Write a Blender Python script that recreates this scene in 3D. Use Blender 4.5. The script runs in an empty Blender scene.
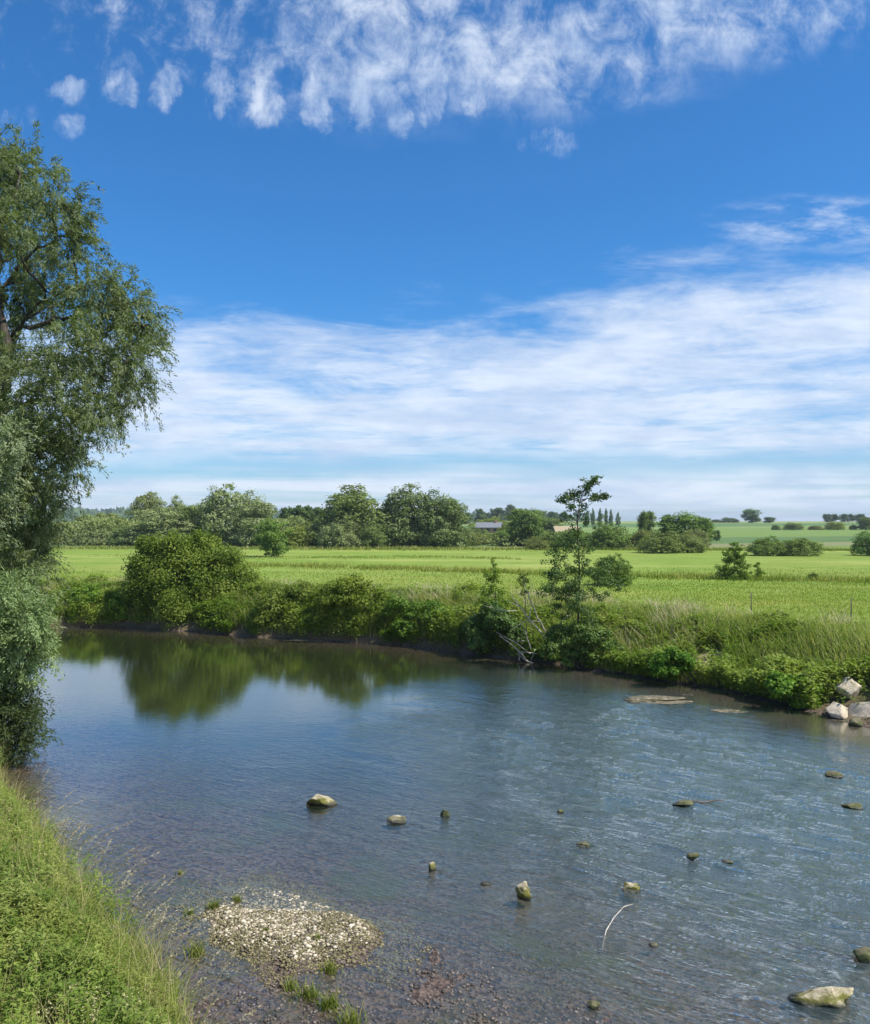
import bpy, bmesh, math, random
import numpy as np
from mathutils import Vector

# ------------------------------------------------------------------ camera, sky, sun
S = bpy.context.scene
C = S.collection
F_PX, CX, HY, CAMZ = 870.0, 435.0, 524.0, 5.5
cam_d = bpy.data.cameras.new('camera'); cam = bpy.data.objects.new('camera', cam_d); C.objects.link(cam)
cam.location = (0, 0, CAMZ); cam.rotation_euler = (math.radians(90), 0, 0)
cam_d.sensor_fit = 'HORIZONTAL'; cam_d.sensor_width = 36; cam_d.lens = 36
cam_d.shift_y = (HY - 512) / 1024 * 1024 / 870
cam_d.clip_start = 0.1; cam_d.clip_end = 12000
S.camera = cam
S.render.resolution_x, S.render.resolution_y = 870, 1024
S.view_settings.view_transform = 'Standard'; S.view_settings.look = 'None'
S.view_settings.gamma = 1; S.view_settings.use_curve_mapping = False
S.view_settings.exposure = 0.52
S.cycles.use_denoising = True; S.cycles.adaptive_threshold = .02; S.cycles.volume_bounces = 0
S.cycles.max_bounces = 6; S.cycles.transparent_max_bounces = 8
S.cycles.diffuse_bounces = 2; S.cycles.glossy_bounces = 3; S.cycles.transmission_bounces = 4

SUN_EL, SUN_AZ = 54.0, 112.0      # azimuth in degrees clockwise from +Y (the view direction)
sun_d = bpy.data.lights.new('sun', 'SUN'); sun = bpy.data.objects.new('sun', sun_d); C.objects.link(sun)
sun_d.energy = 4.9; sun_d.angle = math.radians(0.5); sun_d.color = (1.0, 0.95, 0.86)
sv = Vector((math.sin(math.radians(SUN_AZ)) * math.cos(math.radians(SUN_EL)),
             math.cos(math.radians(SUN_AZ)) * math.cos(math.radians(SUN_EL)), math.sin(math.radians(SUN_EL))))
sun.rotation_euler = sv.to_track_quat('Z', 'Y').to_euler()

world = bpy.data.worlds.new('World'); S.world = world; world.use_nodes = True


class NT:
    """tiny node-tree helper"""
    def __init__(s, tree):
        s.t = tree; tree.nodes.clear()
    def n(s, typ, **kw):
        nd = s.t.nodes.new(typ)
        for k, v in kw.items():
            setattr(nd, k, v)
        return nd
    def put(s, inp, v):
        if isinstance(v, bpy.types.NodeSocket): s.t.links.new(v, inp)
        elif v is not None: inp.default_value = v
    def m(s, op, a, b=None, c=None, clamp=False):
        nd = s.n('ShaderNodeMath', operation=op); nd.use_clamp = clamp
        s.put(nd.inputs[0], a)
        if b is not None: s.put(nd.inputs[1], b)
        if c is not None: s.put(nd.inputs[2], c)
        return nd.outputs[0]
    def ss(s, x, a, b, lo=0.0, hi=1.0):      # smoothstep map; a > b allowed
        nd = s.n('ShaderNodeMapRange'); nd.interpolation_type = 'SMOOTHSTEP'
        if isinstance(a, (int, float)) and isinstance(b, (int, float)) and a > b:
            a, b, lo, hi = b, a, hi, lo
        s.put(nd.inputs[0], x); s.put(nd.inputs[1], a); s.put(nd.inputs[2], b); s.put(nd.inputs[3], lo); s.put(nd.inputs[4], hi)
        return nd.outputs[0]
    def mix(s, f, a, b, blend='MIX'):
        nd = s.n('ShaderNodeMix', data_type='RGBA', blend_type=blend); nd.clamp_factor = True
        s.put(nd.inputs[0], f); s.put(nd.inputs[6], a if isinstance(a, bpy.types.NodeSocket) else (*a, 1)[:4])
        s.put(nd.inputs[7], b if isinstance(b, bpy.types.NodeSocket) else (*b, 1)[:4])
        return nd.outputs[2]
    def noise(s, vec, scale, detail=4, rough=.55, dist=0.0, out=0):
        nd = s.n('ShaderNodeTexNoise'); s.put(nd.inputs['Vector'], vec)
        nd.inputs['Scale'].default_value = scale; nd.inputs['Detail'].default_value = detail
        nd.inputs['Roughness'].default_value = rough; nd.inputs['Distortion'].default_value = dist
        return nd.outputs[out]
    def comb(s, x, y, z=0.0):
        nd = s.n('ShaderNodeCombineXYZ'); s.put(nd.inputs[0], x); s.put(nd.inputs[1], y); s.put(nd.inputs[2], z)
        return nd.outputs[0]
    def sep(s, v):
        nd = s.n('ShaderNodeSeparateXYZ'); s.put(nd.inputs[0], v); return nd.outputs
    def mapv(s, v, scale=(1, 1, 1), rot=(0, 0, 0), loc=(0, 0, 0)):
        nd = s.n('ShaderNodeMapping'); s.put(nd.inputs[0], v)
        nd.inputs[1].default_value = loc; nd.inputs[2].default_value = rot; nd.inputs[3].default_value = scale
        return nd.outputs[0]
    def ramp(s, f, stops, interp='LINEAR'):
        nd = s.n('ShaderNodeValToRGB'); s.put(nd.inputs[0], f); cr = nd.color_ramp; cr.interpolation = interp
        while len(cr.elements) < len(stops): cr.elements.new(0.5)
        for e, (p, c) in zip(cr.elements, stops):
            e.position = p; e.color = (*c, 1)[:4]
        return nd.outputs[0]


def build_world():
    T = NT(world.node_tree)
    sky = T.n('ShaderNodeTexSky', sky_type='NISHITA')
    sky.sun_disc = False; sky.sun_elevation = math.radians(SUN_EL); sky.sun_rotation = math.radians(SUN_AZ)
    sky.altitude = 100; sky.air_density = 1.0; sky.dust_density = 0.5; sky.ozone_density = 2.5
    d = T.n('ShaderNodeTexCoord').outputs['Generated']
    x, y, z = T.sep(d)
    ya = T.m('MAXIMUM', T.m('ABSOLUTE', y), 0.18)
    a = T.m('DIVIDE', x, ya); e = T.m('DIVIDE', z, ya)
    zc = T.m('MAXIMUM', z, 0.012)
    P = T.comb(T.m('DIVIDE', x, zc), T.m('DIVIDE', y, zc), 0.0)
    az = T.comb(a, e, 0.0)
    # low-frequency wobble of the cloud edges
    wob = T.m('MULTIPLY', T.m('SUBTRACT', T.noise(T.mapv(az, (3, 9, 1), loc=(4, 2, 0)), 1.3, 4, .6), .5), 0.11)
    # --- high rippled band at the top
    edge = T.m('ADD', T.m('MULTIPLY', T.ss(a, 0.06, 0.50), 0.082), 0.468)
    edge = T.m('ADD', edge, T.m('MULTIPLY', T.m('ABSOLUTE', T.m('SUBTRACT', a, 0.0)), T.m('MULTIPLY', T.ss(a, -0.02, -0.5), 0.02)))
    e1 = T.m('SUBTRACT', T.m('ADD', e, T.m('MULTIPLY', wob, 0.8)), edge)
    m1 = T.ss(e1, -0.035, 0.05)
    warp = T.noise(T.mapv(az, (9, 9, 1)), 1.5, 5, .68, out=1)
    Pw = T.n('ShaderNodeVectorMath', operation='MULTIPLY_ADD')
    T.put(Pw.inputs[0], warp); Pw.inputs[1].default_value = (0.055, 0.045, 0); T.put(Pw.inputs[2], az)
    rx = T.sep(Pw.outputs[0]); WX, WY = .055 * .5 * 1.0, .045 * .5
    # the row of separate rounded puffs under the high band
    rip = None
    for (cx_, cy_, ax_, ay_, st_) in [(68, 92, 22, 12, .75), (122, 87, 17, 20, .9), (167, 82, 16, 25, .85), (220, 88, 17, 31, .9), (268, 98, 19, 33, 1), (316, 100, 16, 33, 1), (360, 104, 15, 31, 1),
                                      (398, 103, 16, 30, 1), (436, 104, 18, 24, .95), (474, 96, 20, 24, .9), (502, 112, 14, 10, .7), (548, 142, 34, 15, .5), (75, 126, 17, 13, .6), (18, 118, 26, 15, .5), (112, 4, 24, 12, .7)]:
        dx_ = T.m('MULTIPLY', T.m('SUBTRACT', rx[0], (cx_ - CX) / F_PX + WX), F_PX / ax_); dy_ = T.m('MULTIPLY', T.m('SUBTRACT', rx[1], (HY - cy_) / F_PX + WY), F_PX / ay_)
        q = T.ss(T.m('ADD', T.m('MULTIPLY', dx_, dx_), T.m('MULTIPLY', dy_, dy_)), 2.0, 0.0, 0.0, st_ * .86)
        rip = q if rip is None else T.m('MAXIMUM', rip, q)
    n1 = T.noise(T.mapv(az, (9, 7, 1), rot=(0, 0, 0.35), loc=(1.3, 0.7, 0)), 2.6, 7, .68, 0.3)
    n1b = T.noise(T.mapv(az, (3.2, 4.5, 1), loc=(7, 1, 0)), 1.2, 4, .55)
    d1 = T.m('ADD', T.m('MULTIPLY', n1, 0.75), T.m('MULTIPLY', n1b, 0.55))
    d1 = T.m('SUBTRACT', d1, T.m('MULTIPLY', T.ss(a, -0.15, -0.30), 0.155))
    d1 = T.m('SUBTRACT', d1, T.m('MULTIPLY', T.ss(e1, 0.05, -0.03), 0.10))
    c1 = T.m('MULTIPLY', T.ss(d1, 0.48, 0.86), m1)
    pn = T.noise(T.mapv(az, (16, 7, 1), rot=(0, 0, .2)), 2.2, 5, .7, .5)
    pf = T.m('MULTIPLY', T.ss(T.m('ADD', rip, T.m('MULTIPLY', T.m('SUBTRACT', T.m('ADD', T.m('MULTIPLY', n1, .5), T.m('MULTIPLY', pn, .5)), .5), 3.2)), .18, 1.5), T.ss(rip, 0, .35))
    c1 = T.m('MAXIMUM', c1, pf)
    c1 = T.m('MULTIPLY', c1, 0.84)
    # --- broad streaky sheet in the middle
    top = T.m('ADD', T.m('MULTIPLY', T.ss(a, -0.1, 0.55), 0.092), 0.236)
    e2 = T.m('SUBTRACT', top, T.m('ADD', e, wob))
    m2 = T.m('MULTIPLY', T.ss(e2, -0.075, 0.0), T.ss(T.m('ADD', e, T.m('MULTIPLY', wob, .5)), 0.058, 0.092))
    n2 = T.noise(T.mapv(P, (1, 1.0, 1), rot=(0, 0, 0.45), loc=(3.1, 5, 0)), 0.55, 5, .62, 0.3)
    n2b = T.noise(T.mapv(P, (1.0, 1.3, 1), rot=(0, 0, -0.35), loc=(0, 9, 0)), 1.5, 6, .70, 0.9)
    n2c = T.noise(T.mapv(az, (5, 15, 1), rot=(0, 0, .16), loc=(2, 9, 0)), 1.6, 7, .68, 0.5)
    d2 = T.m('ADD', T.m('MULTIPLY', n2, 0.62), T.m('ADD', T.m('MULTIPLY', n2b, 0.30), T.m('MULTIPLY', n2c, 0.34)))
    d2 = T.m('ADD', d2, T.m('MULTIPLY', T.m('SUBTRACT', T.ss(e2, -0.07, 0.08), .62), 0.34))
    c2 = T.m('MULTIPLY', T.ss(d2, 0.485, 0.83), m2)
    c2 = T.m('MULTIPLY', c2, 0.90)
    # --- pale veil and bars towards the horizon
    n3 = T.noise(T.mapv(az, (2.2, 60, 1), rot=(0, 0, 0.02), loc=(5, 3, 0)), 1.0, 6, .6)
    c3 = T.m('MULTIPLY', T.ss(T.m('ADD', e, T.m('MULTIPLY', wob, .35)), 0.075, 0.045), T.ss(n3, 0.25, 0.60))
    c3 = T.m('MULTIPLY', c3, 0.9)
    # --- small wisp above the sheet on the right
    w = T.m('ADD', T.m('POWER', T.m('DIVIDE', T.m('SUBTRACT', a, 0.44), 0.13), 2.0),
            T.m('POWER', T.m('DIVIDE', T.m('SUBTRACT', e, 0.345), 0.035), 2.0))
    c4 = T.m('MULTIPLY', T.ss(w, 1.3, 0.0), T.ss(T.noise(T.mapv(az, (7, 22, 1), rot=(0, 0, .25)), 1.5, 7, .65), 0.42, 0.68))
    cov = T.m('SUBTRACT', 1.0, T.m('MULTIPLY', T.m('MULTIPLY', T.m('SUBTRACT', 1.0, c1), T.m('SUBTRACT', 1.0, c2)),
              T.m('MULTIPLY', T.m('SUBTRACT', 1.0, c3), T.m('SUBTRACT', 1.0, T.m('MULTIPLY', c4, .6)))), clamp=True)
    cov = T.m('MULTIPLY', cov, T.ss(z, -0.01, 0.004))
    skyc = T.mix(1.0, sky.outputs[0], T.mix(T.ss(z, 0.0, 0.28), (0.48, 0.74, 1.0), (0.25, 0.72, 1.12)), 'MULTIPLY')
    shade = T.noise(T.mapv(az, (3, 12, 1), loc=(2, 2, 0)), 1.9, 6, .62)
    cl = T.mix(T.ss(shade, 0.35, 0.62), (4.2, 5.1, 6.6), (6.0, 6.6, 7.5))
    col = T.mix(cov, skyc, cl)
    bg = T.n('ShaderNodeBackground'); T.put(bg.inputs[0], col); bg.inputs[1].default_value = 0.10
    out = T.n('ShaderNodeOutputWorld'); T.put(out.inputs[0], bg.outputs[0])


build_world()

# ------------------------------------------------------------------ helpers
rng = np.random.default_rng(7)
random.seed(7)


def ppos(px, py, D):
    """world point seen at photo pixel (px, py) at depth D along the view axis"""
    return np.array([(px - CX) / F_PX * D, D, CAMZ - (py - HY) / F_PX * D])


def wpt(px, py, z=0.0):
    """world point on the horizontal plane z seen at a photo pixel"""
    D = (CAMZ - z) * F_PX / (py - HY)
    return ((px - CX) / F_PX * D, D)


def hash2(ix, iy, seed):
    h = (ix.astype(np.int64) * 374761393 + iy.astype(np.int64) * 668265263 + seed * 974711) & 0xffffffff
    h = ((h ^ (h >> 13)) * 1274126177) & 0xffffffff
    return ((h ^ (h >> 16)) & 0xffff) / 65535.0


def vnoise(x, y, seed=0, octaves=3, gain=.5):
    x = np.asarray(x, float); y = np.asarray(y, float)
    t = np.zeros_like(x); amp = 1.0; tot = 0
    for o in range(octaves):
        fx, fy = np.floor(x), np.floor(y); ix, iy = fx.astype(np.int64), fy.astype(np.int64)
        u, v = x - fx, y - fy; u = u * u * (3 - 2 * u); v = v * v * (3 - 2 * v)
        a = hash2(ix, iy, seed + o); b = hash2(ix + 1, iy, seed + o)
        c = hash2(ix, iy + 1, seed + o); d = hash2(ix + 1, iy + 1, seed + o)
        t += amp * ((a * (1 - u) + b * u) * (1 - v) + (c * (1 - u) + d * u) * v)
        tot += amp; amp *= gain; x = x * 2.03 + 17.1; y = y * 2.03 - 9.3
    return t / tot


def nrm(v):
    return v / (np.linalg.norm(v, axis=-1, keepdims=True) + 1e-9)


def sstep(x, a, b):
    t = np.clip((x - a) / (b - a), 0, 1); return t * t * (3 - 2 * t)


def tag(o, label=None, cat=None, group=None, kind=None):
    if label: o['label'] = label
    if cat: o['category'] = cat
    if group: o['group'] = group
    if kind: o['kind'] = kind
    return o


def link(name, me, mat=None, parent=None):
    o = bpy.data.objects.new(name, me); C.objects.link(o)
    if mat and not me.materials: me.materials.append(mat)
    if parent: o.parent = parent
    return o


def empty(name, loc=(0, 0, 0), rz=0.0):
    o = bpy.data.objects.new(name, None); C.objects.link(o)
    o.location = loc; o.rotation_euler = (0, 0, rz); o.empty_display_size = .3
    return o


def polymesh(name, V, sizes, idx, rnd=None, smooth=False):
    me = bpy.data.meshes.new(name)
    V = np.ascontiguousarray(V, np.float32).reshape(-1, 3)
    sizes = np.asarray(sizes, np.int32); idx = np.asarray(idx, np.int32)
    me.vertices.add(len(V)); me.vertices.foreach_set('co', V.ravel())
    me.loops.add(len(idx)); me.loops.foreach_set('vertex_index', idx)
    st = np.zeros(len(sizes), np.int32); st[1:] = np.cumsum(sizes)[:-1]
    me.polygons.add(len(sizes)); me.polygons.foreach_set('loop_start', st)
    me.polygons.foreach_set('use_smooth', np.full(len(sizes), smooth, bool))
    if rnd is not None:
        at = me.attributes.new('rnd', 'FLOAT', 'POINT')
        at.data.foreach_set('value', np.ascontiguousarray(rnd, np.float32))
    me.update(calc_edges=True); me.validate()
    return me


def quads(name, Q, rnd):
    """Q (N,4,3) separate quads, rnd (N,)"""
    N = len(Q)
    return polymesh(name, Q.reshape(-1, 3), np.full(N, 4), np.arange(N * 4), np.repeat(rnd, 4))


class Tubes:
    """collects tapered tubes (and loose quads) into one mesh"""
    def __init__(s): s.V = []; s.Fs = []; s.k = 0
    def add(s, pts, radii, n=6, cap=True):
        pts = np.array(pts, float); m = len(pts)
        radii = np.interp(np.linspace(0, 1, m), np.linspace(0, 1, len(radii)), radii)
        t = nrm(np.gradient(pts, axis=0)); ref = np.array([0.31, 0.17, 0.93])
        if abs(t[0] @ ref) > .93: ref = np.array([0.95, .2, .1])
        a = nrm(np.cross(t, ref)); b = np.cross(t, a)
        th = np.arange(n) / n * 2 * math.pi
        R = pts[:, None] + radii[:, None, None] * (np.cos(th)[None, :, None] * a[:, None] + np.sin(th)[None, :, None] * b[:, None])
        s.V.append(R.reshape(-1, 3))
        i = np.arange(m - 1)[:, None] * n; j = np.arange(n)[None]; jn = (j + 1) % n
        q = np.stack([i + j, i + jn, i + n + jn, i + n + j], -1).reshape(-1, 4) + s.k
        s.Fs += [list(f) for f in q.tolist()]
        if cap and n >= 3:
            s.Fs.append([s.k + v for v in range(n)][::-1]); s.Fs.append([s.k + (m - 1) * n + v for v in range(n)])
        s.k += m * n
    def mesh(s, name, smooth=True):
        return polymesh(name, np.concatenate(s.V), [len(f) for f in s.Fs], [v for f in s.Fs for v in f], smooth=smooth)


def curve_pts(p0, p1, n=6, sag=0.0, jit=0.0, r=rng):
    p0, p1 = np.array(p0, float), np.array(p1, float); t = np.linspace(0, 1, n)[:, None]
    p = p0 * (1 - t) + p1 * t
    p[:, 2] += sag * 4 * (t[:, 0] * (1 - t[:, 0]))
    if jit: p[1:-1] += r.normal(0, jit, (n - 2, 3))
    return p


# ------------------------------------------------------------------ materials
def new_mat(name):
    m = bpy.data.materials.new(name); m.use_nodes = True
    return m, NT(m.node_tree)


def leaf_mat(name, dark, mid, light, trans=0.35, rough=0.55, spec=0.25, backside=None):
    m, T = new_mat(name)
    at = T.n('ShaderNodeAttribute', attribute_name='rnd')
    col = T.ramp(at.outputs['Fac'], [(0.0, dark), (0.5, mid), (1.0, light)])
    info = T.n('ShaderNodeObjectInfo')
    col = T.mix(1.0, col, info.outputs['Color'], 'MULTIPLY')
    if backside:
        geo = T.n('ShaderNodeNewGeometry'); col = T.mix(geo.outputs['Backfacing'], col, T.mix(1.0, backside, info.outputs['Color'], 'MULTIPLY'))
    bs = T.n('ShaderNodeBsdfPrincipled'); T.put(bs.inputs['Base Color'], col)
    bs.inputs['Roughness'].default_value = rough; bs.inputs['Specular IOR Level'].default_value = spec
    tr = T.n('ShaderNodeBsdfTranslucent'); T.put(tr.inputs[0], T.mix(1.0, col, (1.25, 1.35, 0.55), 'MULTIPLY'))
    mx = T.n('ShaderNodeMixShader'); mx.inputs[0].default_value = trans
    T.put(mx.inputs[1], bs.outputs[0]); T.put(mx.inputs[2], tr.outputs[0])
    o = T.n('ShaderNodeOutputMaterial'); T.put(o.inputs[0], mx.outputs[0])
    return m


def bark_mat(name, a, b):
    m, T = new_mat(name)
    tc = T.n('ShaderNodeTexCoord').outputs['Object']
    n = T.noise(T.mapv(tc, (1, 1, .25)), 14, 6, .65)
    bs = T.n('ShaderNodeBsdfPrincipled'); T.put(bs.inputs['Base Color'], T.mix(T.ss(n, .35, .65), a, b))
    bs.inputs['Roughness'].default_value = .9
    bp = T.n('ShaderNodeBump'); bp.inputs['Strength'].default_value = .6; bp.inputs['Distance'].default_value = .02
    T.put(bp.inputs['Height'], n); T.put(bs.inputs['Normal'], bp.outputs[0])
    T.put(T.n('ShaderNodeOutputMaterial').inputs[0], bs.outputs[0])
    return m


M = {}
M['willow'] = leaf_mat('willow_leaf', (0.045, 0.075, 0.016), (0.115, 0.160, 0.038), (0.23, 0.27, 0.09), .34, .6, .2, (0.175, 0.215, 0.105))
M['sallow'] = leaf_mat('sallow_leaf', (0.08, 0.13, 0.05), (0.15, 0.205, 0.085), (0.27, 0.33, 0.17), .30, .6, .2, (0.25, 0.30, 0.17))
M['bush'] = leaf_mat('hawthorn_leaf', (0.060, 0.105, 0.012), (0.125, 0.185, 0.022), (0.22, 0.27, 0.045), .32, .6, .15)
M['alder'] = leaf_mat('alder_leaf', (0.035, 0.07, 0.018), (0.065, 0.12, 0.030), (0.12, 0.185, 0.05), .28, .5, .2)
M['tree'] = leaf_mat('far_leaf', (0.09, 0.12, 0.030), (0.19, 0.235, 0.075), (0.28, 0.32, 0.13), .28, .7, .1)
M['herb'] = leaf_mat('herb_leaf', (0.07, 0.14, 0.014), (0.15, 0.235, 0.030), (0.28, 0.34, 0.07), .38, .6, .15)
M['grass'] = leaf_mat('grass_blade', (0.10, 0.165, 0.020), (0.20, 0.265, 0.045), (0.46, 0.42, 0.20), .38, .6, .15)
M['straw'] = leaf_mat('straw_blade', (0.30, 0.26, 0.15), (0.42, 0.37, 0.24), (0.55, 0.49, 0.36), .3, .6, .2)
M['bark'] = bark_mat('bark', (0.022, 0.017, 0.012), (0.075, 0.06, 0.045))
M['deadwood'] = bark_mat('bleached_wood', (0.30, 0.26, 0.21), (0.52, 0.48, 0.41))
M['post'] = bark_mat('weathered_post', (0.06, 0.05, 0.04), (0.14, 0.12, 0.10))


def rock_mat(name, base, pale, moss, moss_amt, wet=0.10):
    m, T = new_mat(name)
    g = T.n('ShaderNodeNewGeometry'); tc = T.n('ShaderNodeTexCoord').outputs['Object']
    n = T.noise(tc, 9, 9, .7); n2 = T.noise(T.mapv(tc, loc=(4, 4, 4)), 5.5, 8, .75)
    col = T.mix(T.ss(n, .35, .68), base, pale)
    nz = T.sep(g.outputs['Normal'])[2]; pz = T.sep(g.outputs['Position'])[2]
    mo = T.ss(T.m('ADD', T.m('ADD', n2, T.m('MULTIPLY', nz, -0.16)), T.m('ADD', moss_amt, T.ss(pz, .28, .03, 0, .24))), .46, .66)
    col = T.mix(mo, col, T.mix(n, (moss[0] * .35, moss[1] * .35, moss[2] * .4), moss))
    col = T.mix(T.ss(T.m('ADD', pz, T.m('MULTIPLY', T.m('SUBTRACT', n, .5), .1)), wet, wet * .3), col, (0.035, 0.032, 0.018))
    bs = T.n('ShaderNodeBsdfPrincipled'); T.put(bs.inputs['Base Color'], col)
    T.put(bs.inputs['Roughness'], T.ss(pz, wet * .3, wet, .3, .85))
    bp = T.n('ShaderNodeBump'); bp.inputs['Strength'].default_value = .8; bp.inputs['Distance'].default_value = .03
    T.put(bp.inputs['Height'], T.noise(tc, 22, 6, .7)); T.put(bs.inputs['Normal'], bp.outputs[0])
    T.put(T.n('ShaderNodeOutputMaterial').inputs[0], bs.outputs[0])
    return m


M['pale_rock'] = rock_mat('pale_limestone', (0.40, 0.33, 0.24), (0.60, 0.52, 0.40), (0.16, 0.14, 0.08), -.42, .07)
M['moss_rock'] = rock_mat('mossy_stone', (0.24, 0.20, 0.13), (0.55, 0.48, 0.34), (0.17, 0.165, 0.02), -.01, .09)
M['shoal'] = rock_mat('shoal_gravel', (0.13, 0.105, 0.065), (0.34, 0.29, 0.21), (0.11, 0.10, 0.04), .0, .012)
M['weed_rock'] = rock_mat('weedy_stone', (0.08, 0.072, 0.04), (0.20, 0.175, 0.10), (0.085, 0.10, 0.022), -.04, .05)

# ------------------------------------------------------------------ terrain
NEAR = [(0.3, -60), (-0.3, -10), (-0.8, 2), (-1.25, 6), (-1.7, 7.8), (-2.45, 9.2), (-3.65, 11), (-5.4, 13.2), (-7.9, 16.6),
        (-10.3, 20.2), (-12.3, 24), (-15, 28.5), (-20, 33), (-28, 36), (-45, 37), (-110, 30)]
FAR_PX = [(50, 628), (120, 627), (200, 632), (255, 637), (330, 641), (400, 645), (465, 653), (540, 662), (600, 672), (660, 682),
          (720, 690), (760, 700), (820, 715), (870, 728)]
FAR = [(-110, 43), (-45, 47.5), (-28, 47)] + [wpt(*p) for p in FAR_PX] + [(14.2, 20.5), (18, 16), (22, 9), (25, 0), (27, -15), (30, -60)]
POLY = np.array(NEAR + FAR)
N_NEAR = len(NEAR)


def shore(x, y):
    """signed distance to the river outline (positive on land) and near-bank flag"""
    x = np.asarray(x, float).ravel(); y = np.asarray(y, float).ravel()
    best = np.full(x.shape, 1e9); who = np.zeros(x.shape, int); inside = np.zeros(x.shape, bool)
    n = len(POLY)
    for i in range(n):
        ax, ay = POLY[i]; bx, by = POLY[(i + 1) % n]
        dx, dy = bx - ax, by - ay
        t = np.clip(((x - ax) * dx + (y - ay) * dy) / (dx * dx + dy * dy), 0, 1)
        d = np.hypot(x - ax - t * dx, y - ay - t * dy)
        mk = d < best; best[mk] = d[mk]; who[mk] = i
        c = ((ay > y) != (by > y)); xi = ax + (y - ay) * dx / (dy if dy else 1e-9)
        inside ^= c & (x < xi)
    return np.where(inside, -best, best), who < N_NEAR - 1


BAR = (-2.2, 12.15)       # centre of the gravel bar


def terrain(x, y):
    shp = np.shape(x); x = np.asarray(x, float).ravel(); y = np.asarray(y, float).ravel()
    d, near = shore(x, y)
    d = d + 0.35 * (vnoise(x * .9, y * .9, 3, 3) - .5) * np.clip(1.4 - np.abs(d) * .3, 0, 1)
    # banks
    steep = sstep(x, 8, 2)
    far_b = (0.42 * sstep(d, 0, .35) * steep) + (1.4 - .42 * steep) * sstep(d, 0.0, 4.2 - 1.2 * steep) + .02
    near_b = 0.85 * sstep(d, 0, 1.6) + .5 * sstep(d, 2.5, 9)
    land = np.where(near, near_b, far_b)
    land = land + .10 * (vnoise(x * .35, y * .35, 9, 2) - .5) * sstep(d, 1, 5)
    D = np.hypot(x * .6, y)
    right = sstep(x / (np.abs(y) + 1), -0.15, 0.15)
    far = np.interp(D, [0, 150, 300, 450, 700, 900, 1400, 2200, 3200], [0, 0, 1.3, 3.2, 6.6, 5.8, 3, 3, 0])
    farl = np.interp(D, [0, 150, 300, 700, 1400, 2400, 3200], [0, 0, .8, 3.2, 6, 24, 16])
    land = land + np.where(y > 0, far * right + farl * (1 - right), 0)
    land = land + (vnoise(x / 160, y / 160, 21, 2) - .5) * 2.0 * sstep(D, 250, 800)
    # bed
    bed = -0.05 - 1.0 * sstep(-d, 0, 7)
    riffle = sstep(x, -1, 3) * sstep(y, 34, 24)
    bed = bed * (1 - .62 * riffle)
    shallow = sstep(np.hypot((x + .9 - .22 * (12 - y)) / 3.9, (y - 9.6) / 3.7), 1.15, .55)
    bed = bed * (1 - shallow) + shallow * (-0.012 + .085 * (vnoise(x * 1.6, y * 1.6, 31, 4) - .5))
    rb = sstep(np.hypot((x - 8.9) / 1.8, (y - 28.2) / 1.3), 1.3, .5)
    bed = np.maximum(bed, rb * 0.06 - .12 + .12 * (vnoise(x * 1.5, y * 3, 5, 2) - .3) * rb)
    ex, ey = x - BAR[0], y - BAR[1]; c, s = math.cos(.70), math.sin(.70)
    u, v = ex * c - ey * s, ex * s + ey * c
    bar = sstep(np.hypot(u / 1.65, v / 1.0) + .55 * (vnoise(x * 1.6, y * 1.6, 44, 3) - .5), 1.3, .55)
    bed = bed + bar * .105
    z = np.where(d > 0, land, np.minimum(bed, np.where(bar > .02, bed, bed)))
    return z.reshape(shp)


def tz(x, y):
    return float(terrain(np.array([x]), np.array([y]))[0])


def axis(dense0, dense1, step, far0, far1, grow=1.07):
    a = list(np.arange(dense0, dense1, step)); s = step
    p = dense1
    while p < far1: a.append(p); s *= grow; p += s
    a.append(far1); s = step; p = dense0 - step; b = []
    while p > far0: b.append(p); s *= grow; p -= s
    b.append(far0)
    return np.array(b[::-1] + a)


def grid_mesh(name, xs, ys, zf, smooth=True):
    X, Y = np.meshgrid(xs, ys); Z = zf(X, Y)
    V = np.stack([X, Y, Z], -1).reshape(-1, 3)
    nx, ny = len(xs), len(ys)
    i = (np.arange(ny - 1)[:, None] * nx + np.arange(nx - 1)[None]).ravel()
    f = np.stack([i, i + 1, i + nx + 1, i + nx], -1)
    return polymesh(name, V, np.full(len(f), 4), f.ravel(), smooth=smooth)


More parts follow.
